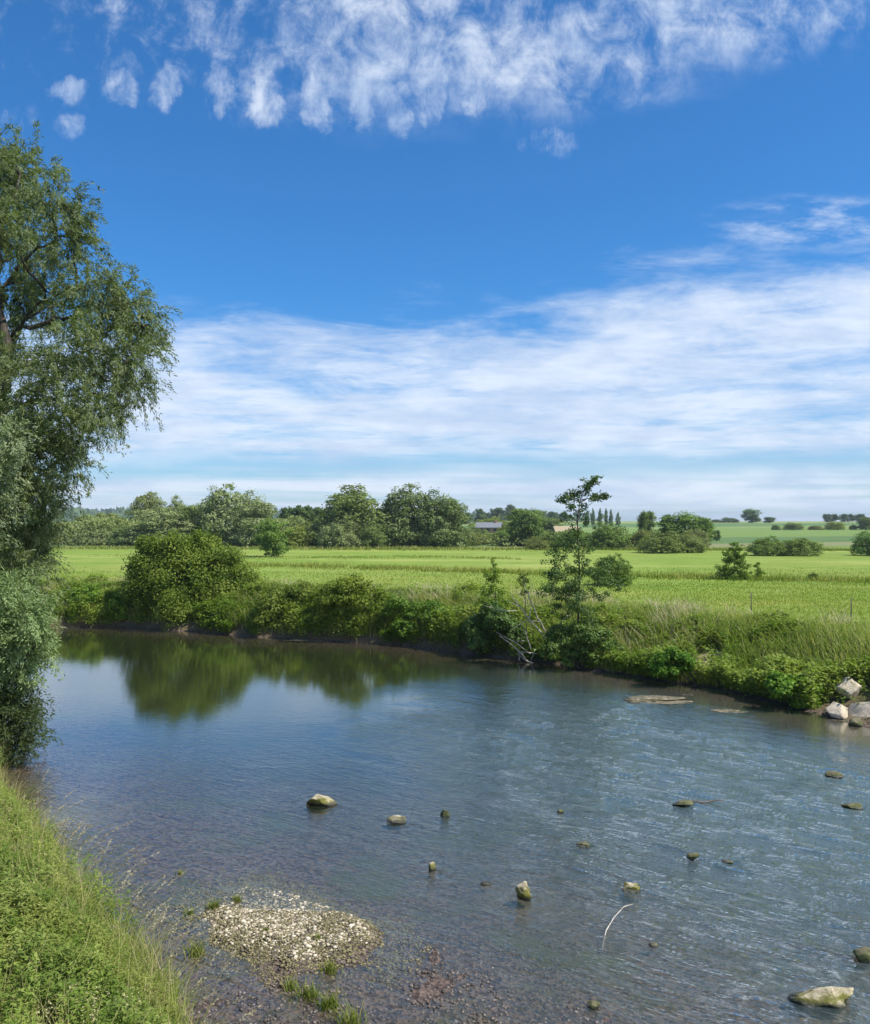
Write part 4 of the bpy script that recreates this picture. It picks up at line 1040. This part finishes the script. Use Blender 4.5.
# seeding grass stalks leaning over the water along the near bank edge
def stalks():
    r = np.random.default_rng(430); tb = Tubes(); Qs, Rs = [], []
    px0 = [(p[0], p[1]) for p in NEAR]
    for i in range(150):
        yy = r.uniform(7.2, 15.5) if i % 3 else r.uniform(9.5, 13.5); xx = np.interp(yy, [p[1] for p in NEAR], [p[0] for p in NEAR]) - r.uniform(-.05, .7)
        zz = tz(xx, yy); h = r.uniform(.7, 1.25); a = r.normal(.1, .8); ln = h * r.uniform(.2, .75)
        t = np.linspace(0, 1, 8); p = np.stack([xx + math.cos(a) * ln * t ** 2.2, yy + math.sin(a) * ln * t ** 2.2, zz + h * (t - .22 * t ** 3)], -1)
        tb.add(p, [.0035, .0015], 3, cap=False)
        m = 26; tt = r.uniform(.76, 1.0, m); q = np.stack([np.interp(tt, t, p[:, k]) for k in range(3)], -1) + r.normal(0, .008, (m, 3))
        ax = nrm(np.tile(p[-1] - p[-2], (m, 1)) * 8 + r.normal(0, .35, (m, 3))); nn = nrm(r.normal(0, 1, (m, 3)))
        Qs.append(leaf_quads(q, ax, nn, r.uniform(.02, .045, m), r.uniform(.006, .011, m))); Rs.append(r.uniform(0, 1, m))
    Q = np.concatenate(Qs); R = np.concatenate(Rs)
    me = tb.mesh('stalks'); root = link('seeding_grass', me, M['straw'])
    h = link('seed_heads', quads('seed_heads', Q, R), M['straw'], root); tag(h, kind='stuff')
    tag(root, 'pale seeding grass stalks arching over the water from the near bank edge', 'grass', kind='stuff')
stalks()


# ------------------------------------------------------------------ stones
def rock_mesh(name, rx, ry, rz, seed, facets=9, rough=.12, sub=4):
    r = np.random.default_rng(seed); bm = bmesh.new(); bmesh.ops.create_icosphere(bm, subdivisions=sub, radius=1.0)
    V = np.array([v.co[:] for v in bm.verts]); Nn = nrm(V)
    for i in range(facets):
        n = nrm(r.normal(0, 1, 3)); dd = r.uniform(.42, .80); s = V @ n - dd; V = V - np.where(s > 0, s, 0)[:, None] * n * .92
    for k, (f, a) in enumerate([(1.7, 1.0), (4, .45), (9, .2)]):
        t = vnoise(V[:, 0] * f + 9, V[:, 1] * f + V[:, 2] * f * 1.3, seed + k, 2) - .5
        V = V + Nn * (t * a * rough * 2)[:, None]
    V *= [rx, ry, rz]
    for v, c in zip(bm.verts, V): v.co = c
    me = bpy.data.meshes.new(name); bm.to_mesh(me); bm.free()
    me.polygons.foreach_set('use_smooth', np.full(len(me.polygons), True)); me.update()
    return me


def rock(label, px, py, w_px, h_px, mat, seed, lift=0.0, yaw=0.0, tilt=(0, 0), facets=9, rough=.12, D=None, name='river_stone', cat='stone', depth=.8, group=None):
    """rock whose waterline sits at (px, py+h/2)"""
    if D is None: D = CAMZ * F_PX / (py + h_px * .5 - HY)
    rx = w_px / F_PX * D / 2; vis = h_px / F_PX * D; rz = max(vis * .62, rx * .25)
    x = (px - CX) / F_PX * D
    o = link(name, rock_mesh(name, rx, rx * depth, rz, seed, facets, rough), M[mat])
    o.location = (x, D + rx * depth * .5, lift + vis * .5 - rz * .42); o.rotation_euler = (tilt[0], tilt[1], yaw)
    tag(o, label, cat, group); return o


rock('largest mossy boulder in the river at the lower right corner, yellow-green on its left end', 826, 996, 76, 22, 'moss_rock', 11, rough=.22, depth=.5)
rock('mossy stone cut by the right edge of the picture above the large corner boulder', 868, 955, 26, 16, 'weed_rock', 12)
rock('pale-topped stone with a mossy front, the upper left and palest stone in the river', 321, 799, 32, 15, 'moss_rock', 13, rough=.1)
rock('flat yellowish stone barely above the water right of the pale-topped stone', 398, 820, 24, 6, 'moss_rock', 14, rough=.06)
rock('small dark mossy stone just right of the flat yellowish stone', 445, 813, 11, 9, 'weed_rock', 15)
rock('tiny pale-tipped stone below the small dark mossy one', 432, 865, 10, 12, 'moss_rock', 16)
rock('upright yellow-green mossy stone in the middle of the river', 525, 891, 21, 19, 'moss_rock', 17, rough=.2)
rock('angular brown stone right of the upright mossy stone', 634, 887, 22, 13, 'moss_rock', 18, rough=.16)
rock('tiny dark stone alone in the river, above the upright mossy stone', 560, 811, 8, 5, 'weed_rock', 19)
rock('small flat dark stone above and right of the angular brown stone', 694, 856, 15, 7, 'weed_rock', 20)
rock('low weed-covered stone in the riffle with a weed trail beside it', 684, 803, 22, 5, 'weed_rock', 21)
rock('green weedy stone in the riffle below the pale boulders', 836, 774, 18, 7, 'weed_rock', 22)
rock('green weedy stone in the riffle near the right edge', 855, 806, 22, 7, 'weed_rock', 23)
rock('small dark stone near the bottom edge at centre', 594, 1003, 14, 11, 'weed_rock', 24)
rock('small dark stone just submerged right of the bend of the thin stick', 655, 945, 12, 4, 'weed_rock', 25)
rock('low brown stone tip in the fast water left of the angular brown stone', 586, 845, 18, 4, 'weed_rock', 26)
rock('low dark stone tip in the riffle right of the small flat dark stone', 728, 862, 18, 3, 'weed_rock', 27)
rock('small brown stone just left of the upright mossy stone', 486, 884, 12, 3, 'moss_rock', 30)
bo = 'pale boulders at the foot of the right bank'
rock('pale boulder at the water, leftmost of the three at the right bank', 841, 711, 38, 23, 'pale_rock', 71, D=24.6, name='boulder', cat='boulder', group=bo, facets=15, rough=.05, depth=.9)
rock('pale tilted boulder standing behind the two others at the right bank', 853, 693, 40, 29, 'pale_rock', 64, D=25.7, lift=.40, tilt=(.1, .45), name='boulder', cat='boulder', group=bo, facets=14, rough=.07, depth=.8)
rock('pale boulder cut by the right edge, in front of the tilted one', 872, 710, 42, 30, 'pale_rock', 73, D=24.3, tilt=(0, -.2), name='boulder', cat='boulder', group=bo, facets=15, rough=.05)
rock('small dark wet stone wedged under the two front boulders', 859, 725, 16, 9, 'weed_rock', 34, D=23.7, name='stone')


for lab, px, py, w, hh_, sd in [('long flat pale shoal of stones just clear of the water below the right bank', 656, 701, 74, 3.2, 61), ('short flat shoal right of the long pale one below the right bank', 732, 711, 40, 3, 62),
                               ('sliver of shoal at the foot of the olive scrub on the far bank', 306, 640, 44, 1.6, 63)]:
    o = rock(lab, px, py, w, hh_, 'shoal', sd, facets=3, rough=.55, name='stone_shoal', cat='shoal', depth=.5)
    o.scale.z = .22 * (hh_ / 3); o.location.z = -.012

# ------------------------------------------------------------------ gravel
def pebbles(name, label, x, y, z, s, seed, mat):
    r = np.random.default_rng(seed); bm = bmesh.new(); bmesh.ops.create_icosphere(bm, subdivisions=1, radius=1)
    bv = np.array([v.co[:] for v in bm.verts]); bf = np.array([[v.index for v in f.verts] for f in bm.faces]); bm.free()
    n = len(x); nv = len(bv); V = bv[None] * (1 + r.normal(0, .12, (n, nv, 1)))
    sc = np.stack([s * r.uniform(.7, 1.3, n), s * r.uniform(.6, 1.0, n), s * r.uniform(.35, .7, n)], -1); V = V * sc[:, None]
    a = r.uniform(0, 6.28, n); c, q = np.cos(a)[:, None], np.sin(a)[:, None]
    V = np.stack([V[..., 0] * c - V[..., 1] * q, V[..., 0] * q + V[..., 1] * c, V[..., 2]], -1) + np.stack([x, y, z], -1)[:, None]
    f = (np.arange(n)[:, None, None] * nv + bf[None]).reshape(-1)
    o = link(name, polymesh(name, V, np.full(n * len(bf), 3), f, np.repeat(r.uniform(0, 1, n), nv), smooth=True), mat)
    return tag(o, label, 'gravel', kind='stuff')


def peb_mat(name, a, b, c):
    m, T = new_mat(name); at = T.n('ShaderNodeAttribute', attribute_name='rnd'); bs = T.n('ShaderNodeBsdfPrincipled')
    col = T.ramp(at.outputs['Fac'], [(0, a), (.5, b), (1, c)]); tc = T.n('ShaderNodeTexCoord').outputs['Object']
    col = T.mix(T.ss(T.noise(tc, 60, 3), .4, .7, 0, .35), col, a)
    T.put(bs.inputs['Base Color'], col); bs.inputs['Roughness'].default_value = .75
    T.put(T.n('ShaderNodeOutputMaterial').inputs[0], bs.outputs[0]); return m


M['peb'] = peb_mat('pale_pebble', (0.24, 0.19, 0.12), (0.46, 0.39, 0.28), (0.64, 0.57, 0.44))
M['pebd'] = peb_mat('dark_pebble', (0.035, 0.028, 0.025), (0.09, 0.07, 0.06), (0.20, 0.165, 0.14))
M['pebo'] = peb_mat('algae_pebble', (0.07, 0.06, 0.025), (0.14, 0.12, 0.05), (0.24, 0.20, 0.10))
r = np.random.default_rng(600)
n = 60000; x = r.uniform(-4.6, .6, n); y = r.uniform(9.6, 14.4, n)
ex, ey = x - BAR[0], y - BAR[1]; c, s = math.cos(.70), math.sin(.70); u, v = ex * c - ey * s, ex * s + ey * c
q = np.hypot(u / 1.6, v / .98) + .95 * (vnoise(x * 1.9, y * 1.9, 45, 4) - .5)
zz = terrain(x, y)
core = (zz > -.025) & (q < .98 * r.uniform(.1, 1.1, n) ** .5) & (r.uniform(0, 1, n) < .8 * np.clip(vnoise(x * 3.5, y * 3.5, 46, 2) * 2.4 - .1, 0.2, 1))
pebbles('gravel', 'pale dry pebbles heaped on the small gravel bar near the left bank', x[core], y[core], zz[core] + .008, np.clip(r.lognormal(-4.4, .45, core.sum()), .005, .05), 601, M['peb'])
ring = (q > .1) & (q < 1.5 * r.uniform(.55, 1, n)) & (r.uniform(0, 1, n) < .8)
pebbles('gravel', 'olive-brown wet pebbles around the rim of the gravel bar', x[ring], y[ring], zz[ring] + .004, r.uniform(.008, .028, ring.sum()), 602, M['pebo'])
x = r.uniform(-3.4, 4.5, 15000); y = r.uniform(7.5, 13.5, 15000); dd, _ = shore(x, y); k = (dd < -.05) & (np.hypot((x + .6) / 3.2, (y - 9.6) / 3.2) < 1.1 * r.uniform(.6, 1, 15000))
x, y = x[k], y[k]; zz = terrain(x, y)
pebbles('gravel', 'dark wet gravel of the shallows at the bottom of the picture', x, y, zz + .003, r.uniform(.007, .030, len(x)), 603, M['pebd'])


# tufts growing on and around the bar
def tuft(label, px, py, h, seed, n=60):
    r = np.random.default_rng(seed); X, Y = wpt(px, py, .05); Z = tz(X, Y)
    a = blades(r.normal(0, h * .28, n), r.normal(0, h * .22, n), np.zeros(n), r.uniform(.5, 1.1, n) * h, np.full(n, .012), r, .6, 3)
    o = link('grass_tuft', polymesh('grass_tuft', *a), M['grass']); o.location = (X, Y, max(Z, -.02)); o.color = (.75, .72, .6, 1)
    tag(o, label, 'grass', 'green tufts on and below the gravel bar')
tuft('green tuft on the left end of the gravel bar', 214, 905, .16, 1, 90)
tuft('olive tuft on the upper edge of the gravel bar', 237, 897, .12, 2, 60)
tuft('bright tuft at the lower right tip of the gravel bar', 330, 968, .16, 3, 90)
tuft('small tuft in the middle of the pale pebbles', 266, 933, .08, 4, 40)
tuft('small tuft right of the middle of the pale pebbles', 319, 942, .09, 5, 40)
tuft('green tuft in the wet gravel just below the gravel bar', 308, 993, .22, 6, 70)
tuft('bright green tuft at the bottom edge right of the bank', 330, 1003, .22, 7, 80)
tuft('green tuft at the bottom edge, nearest the picture corner', 350, 1019, .25, 8, 80)
tuft('small green tuft standing in the water left of the gravel bar', 180, 870, .12, 9, 30)
tuft('green tuft in the water between near bank and gravel bar', 190, 910, .18, 10, 40)
tuft('olive tuft left of the gravel bar close to the bank', 196, 950, .25, 11, 70)
tuft('pale tuft in the wet gravel below the bar at the bank corner', 290, 985, .18, 12, 50)

# ------------------------------------------------------------------ dead wood
def stick(name, label, lines, D, r0, seed, cat='branch', mat='deadwood', parent=None, dz=0):
    r = np.random.default_rng(seed); tb = Tubes()
    for ln in lines:
        w = 1.0
        if isinstance(ln[-1], (int, float)): w = ln[-1]; ln = ln[:-1]
        pts = np.array([ppos(p[0], p[1], D + (p[2] if len(p) > 2 else 0)) for p in ln]); t = np.linspace(0, 1, 4 * len(pts)); s = np.linspace(0, 1, len(pts))
        q = np.stack([np.interp(t, s, pts[:, i]) for i in range(3)], -1); q[1:-1] += r.normal(0, r0 * .5, (len(q) - 2, 3))
        tb.add(q, [r0 * w, r0 * w * .7, r0 * w * .3], 6)
    o = link(name, tb.mesh(name), M[mat]); return tag(o, label, cat)
c = lambda x, y, d=0: (450 + x / 4.35, 470 + y / 4.35, d)
stick('dead_branch', 'bleached dead branches leaning out of the far bank under the tall sapling',
      [[c(430, 725, .6), c(380, 640, .2), c(345, 555, -.2), c(320, 470, -.4), 1.2], [c(432, 745, .5), c(350, 660), c(300, 590, -.3), c(265, 545, -.5), 1.5],
       [c(352, 780, .2), c(325, 700), c(305, 650, -.2), 1.0], [c(340, 835, 0), c(290, 775, -.3), c(215, 720, -.6), 1.5], [c(350, 800), c(280, 745, -.3), c(200, 705, -.5), .8],
       [c(290, 612, -.3), c(220, 612, -.5), c(150, 590, -.7), .7], [c(390, 660, .1), c(330, 655, -.1), c(260, 700, -.5), .6], [c(350, 600), c(345, 660), c(360, 720, .2), .6],
       [c(300, 595, -.3), c(255, 570, -.5), c(240, 560, -.6), .5], [c(345, 555, -.2), c(360, 500), c(352, 470), .4], [c(400, 850), c(330, 830, -.2), c(290, 800, -.4), .8],
       [c(380, 800, .1), c(310, 790), c(300, 830, -.1), .8], [c(420, 855), c(360, 845, -.2), c(320, 858, -.3), .6], [c(520, 625, .3), c(470, 680, .3), c(430, 740, .4), .7],
       [c(300, 790, -.2), c(300, 830, -.2), .7], [c(370, 780, .1), c(345, 850), .7], [c(325, 745), c(270, 740, -.3), .6]], 34.6, .026, 701)
stick('driftwood', 'two bleached forked sticks standing on the mud at the far left shore', [[(72, 611), (71, 618), (69, 624), 1.3], [(79, 615), (83, 619), (86, 623), 1.2], [(66, 619), (72, 617), .8], [(58, 621), (70, 623), (88, 624), .8]], 46.9, .045, 702)
X0, Y0 = wpt(601, 944, .02)
tb = Tubes(); pp = [wpt(602, 943, .03), wpt(606, 930, .05), wpt(614, 918, .08), wpt(624, 908, .10), wpt(633, 904, .12)]
tb.add([(p[0], p[1], z) for p, z in zip(pp, (-.05, .04, .09, .12, .12))], [.009, .007, .004], 6)
tag(link('thin_stick', tb.mesh('thin_stick'), M['deadwood']), 'thin curved pale stick poking out of the river below the angular brown stone', 'stick')
tb = Tubes(); a, b = wpt(692, 803), wpt(724, 802); tb.add(curve_pts((*a, .02), (*b, .03), 6, jit=.02), [.03, .012], 6)
tag(link('weed_trail', tb.mesh('weed_trail'), M['post']), 'dark trailing waterweed stick beside the low stone in the riffle', 'waterweed')

# fence posts on the meadow edge
for k, (px, D, h) in enumerate([(751, 40, .5), (851, 38, .4)]):
    X = (px - CX) / F_PX * D; Z = tz(X, D); tb = Tubes(); tb.add([(0, 0, -.3), (0.01, 0, h * .6), (0.02, 0, h + .45)], [.026, .024, .022], 8)
    o = link('fence_post', tb.mesh('fence_post'), M['post']); o.location = (X, D, Z)
    tag(o, ['thin dark fence post in the meadow below the young tree', 'dark fence post in the bank-top grass near the right edge', 'dark fence post in the bank-top grass right of the tall sapling'][k], 'post', 'fence posts along the meadow edge')


# ------------------------------------------------------------------ farm buildings beyond the meadow
def plain(name, a, b, scale=3, rough=.85):
    m, T = new_mat(name); tc = T.n('ShaderNodeTexCoord').outputs['Object']; bs = T.n('ShaderNodeBsdfPrincipled')
    T.put(bs.inputs['Base Color'], T.mix(T.noise(tc, scale, 4), a, b)); bs.inputs['Roughness'].default_value = rough
    T.put(T.n('ShaderNodeOutputMaterial').inputs[0], bs.outputs[0]); return m
def box(name, x0, x1, y0, y1, z0, z1, mat, parent):
    V = [(x, y, z) for z in (z0, z1) for y in (y0, y1) for x in (x0, x1)]
    f = [0, 2, 3, 1, 4, 5, 7, 6, 0, 1, 5, 4, 2, 6, 7, 3, 0, 4, 6, 2, 1, 3, 7, 5]
    return link(name, polymesh(name, V, [4] * 6, f), mat, parent)
def gable(name, x0, x1, y0, y1, z0, z1, mat, parent, ov=.4, th=.2):
    ym = (y0 + y1) / 2
    P_ = [(y0 - ov, z0 - .1), (ym, z1), (y1 + ov, z0 - .1), (y1 + ov, z0 - .1 - th), (ym, z1 - th), (y0 - ov, z0 - .1 - th)]
    V = [(x, p[0], p[1]) for x in (x0 - ov, x1 + ov) for p in P_]; n = 6
    F = [[0, 1, 4, 5], [1, 2, 3, 4]] + [[11, 10, 7, 6], [10, 9, 8, 7]] + [[i, i + n, (i + 1) % n + n, (i + 1) % n] for i in range(n)]
    return link(name, polymesh(name, V, [4] * len(F), [v for f in F for v in f]), mat, parent)
def wallmesh(x0, x1, y0, y1, z0, z1, mat, parent):
    ym = (y0 + y1) / 2; p = [(y0, 0), (y1, 0), (y1, z0), (ym, z1 - .22), (y0, z0)]; V = [(x, a, b) for x in (x0, x1) for a, b in p]; n = 5
    F = [[4, 3, 2, 1, 0], [5, 6, 7, 8, 9]] + [[i, (i + 1) % n, (i + 1) % n + n, i + n] for i in range(n)]
    return link('wall', polymesh('wall', V, [len(f) for f in F], [v for f in F for v in f]), mat, parent)
brick = plain('brick_wall', (0.34, .17, .12), (.42, .24, .18), 6); slate = plain('slate_roof', (.13, .14, .16), (.20, .21, .23), 2)
thatch = plain('straw_roof', (.27, .22, .13), (.36, .30, .19), 1.5); glass = plain('dark_glass', (.03, .035, .04), (.05, .055, .06), 1, .15); timber = plain('barn_timber', (.16, .13, .09), (.22, .18, .13), 2)
D = 235; X = (489 - CX) / F_PX * D; Z = CAMZ - (533 - HY) / F_PX * D
h = empty('brick_house', (X, D, Z), -.25); tag(h, 'low brick farmhouse with grey slate roof among trees beyond the meadow', 'house')
wallmesh(-3.2, 3.2, -2, 2, 1.6, 2.9, brick, h); rf = gable('roof', -3.2, 3.2, -2, 2, 1.6, 2.9, slate, h); box('chimney', 1.6, 2.2, -.3, .3, 2.5, 3.5, brick, rf)
for wx_ in (-1.8, .2, 2.0): box('window', wx_ - .4, wx_ + .4, -2.03, -1.97, .5, 1.25, glass, h)
D = 205; X = (566 - CX) / F_PX * D; Z = CAMZ - (535 - HY) / F_PX * D
h = empty('straw_barn', (X, D, Z), .1); h.scale = (.85, .85, .85); tag(h, 'tan straw-coloured barn roof showing behind the sapling', 'barn')
wallmesh(-3.2, 3.2, -2.2, 2.2, .9, 2.5, timber, h); gable('roof', -3.2, 3.2, -2.2, 2.2, .9, 2.5, thatch, h)
box('door', -.8, .8, -2.24, -2.18, 0, .72, slate, h)

# ------------------------------------------------------------------ air
def haze():
    me = bpy.data.meshes.new('haze'); bm = bmesh.new(); bmesh.ops.create_cube(bm, size=1.0)
    for v in bm.verts:
        v.co.x *= 9000; v.co.y = v.co.y * 6500 + 2500; v.co.z = -3 if v.co.z < 0 else 60
    bm.to_mesh(me); bm.free(); m, T = new_mat('haze_air'); pv = T.n('ShaderNodeVolumePrincipled')
    pv.inputs['Color'].default_value = (.80, .89, 1, 1); pv.inputs['Density'].default_value = .00017; pv.inputs['Anisotropy'].default_value = .2
    T.put(T.n('ShaderNodeOutputMaterial').inputs['Volume'], pv.outputs[0]); tag(link('haze', me, m), kind='stuff')
haze()
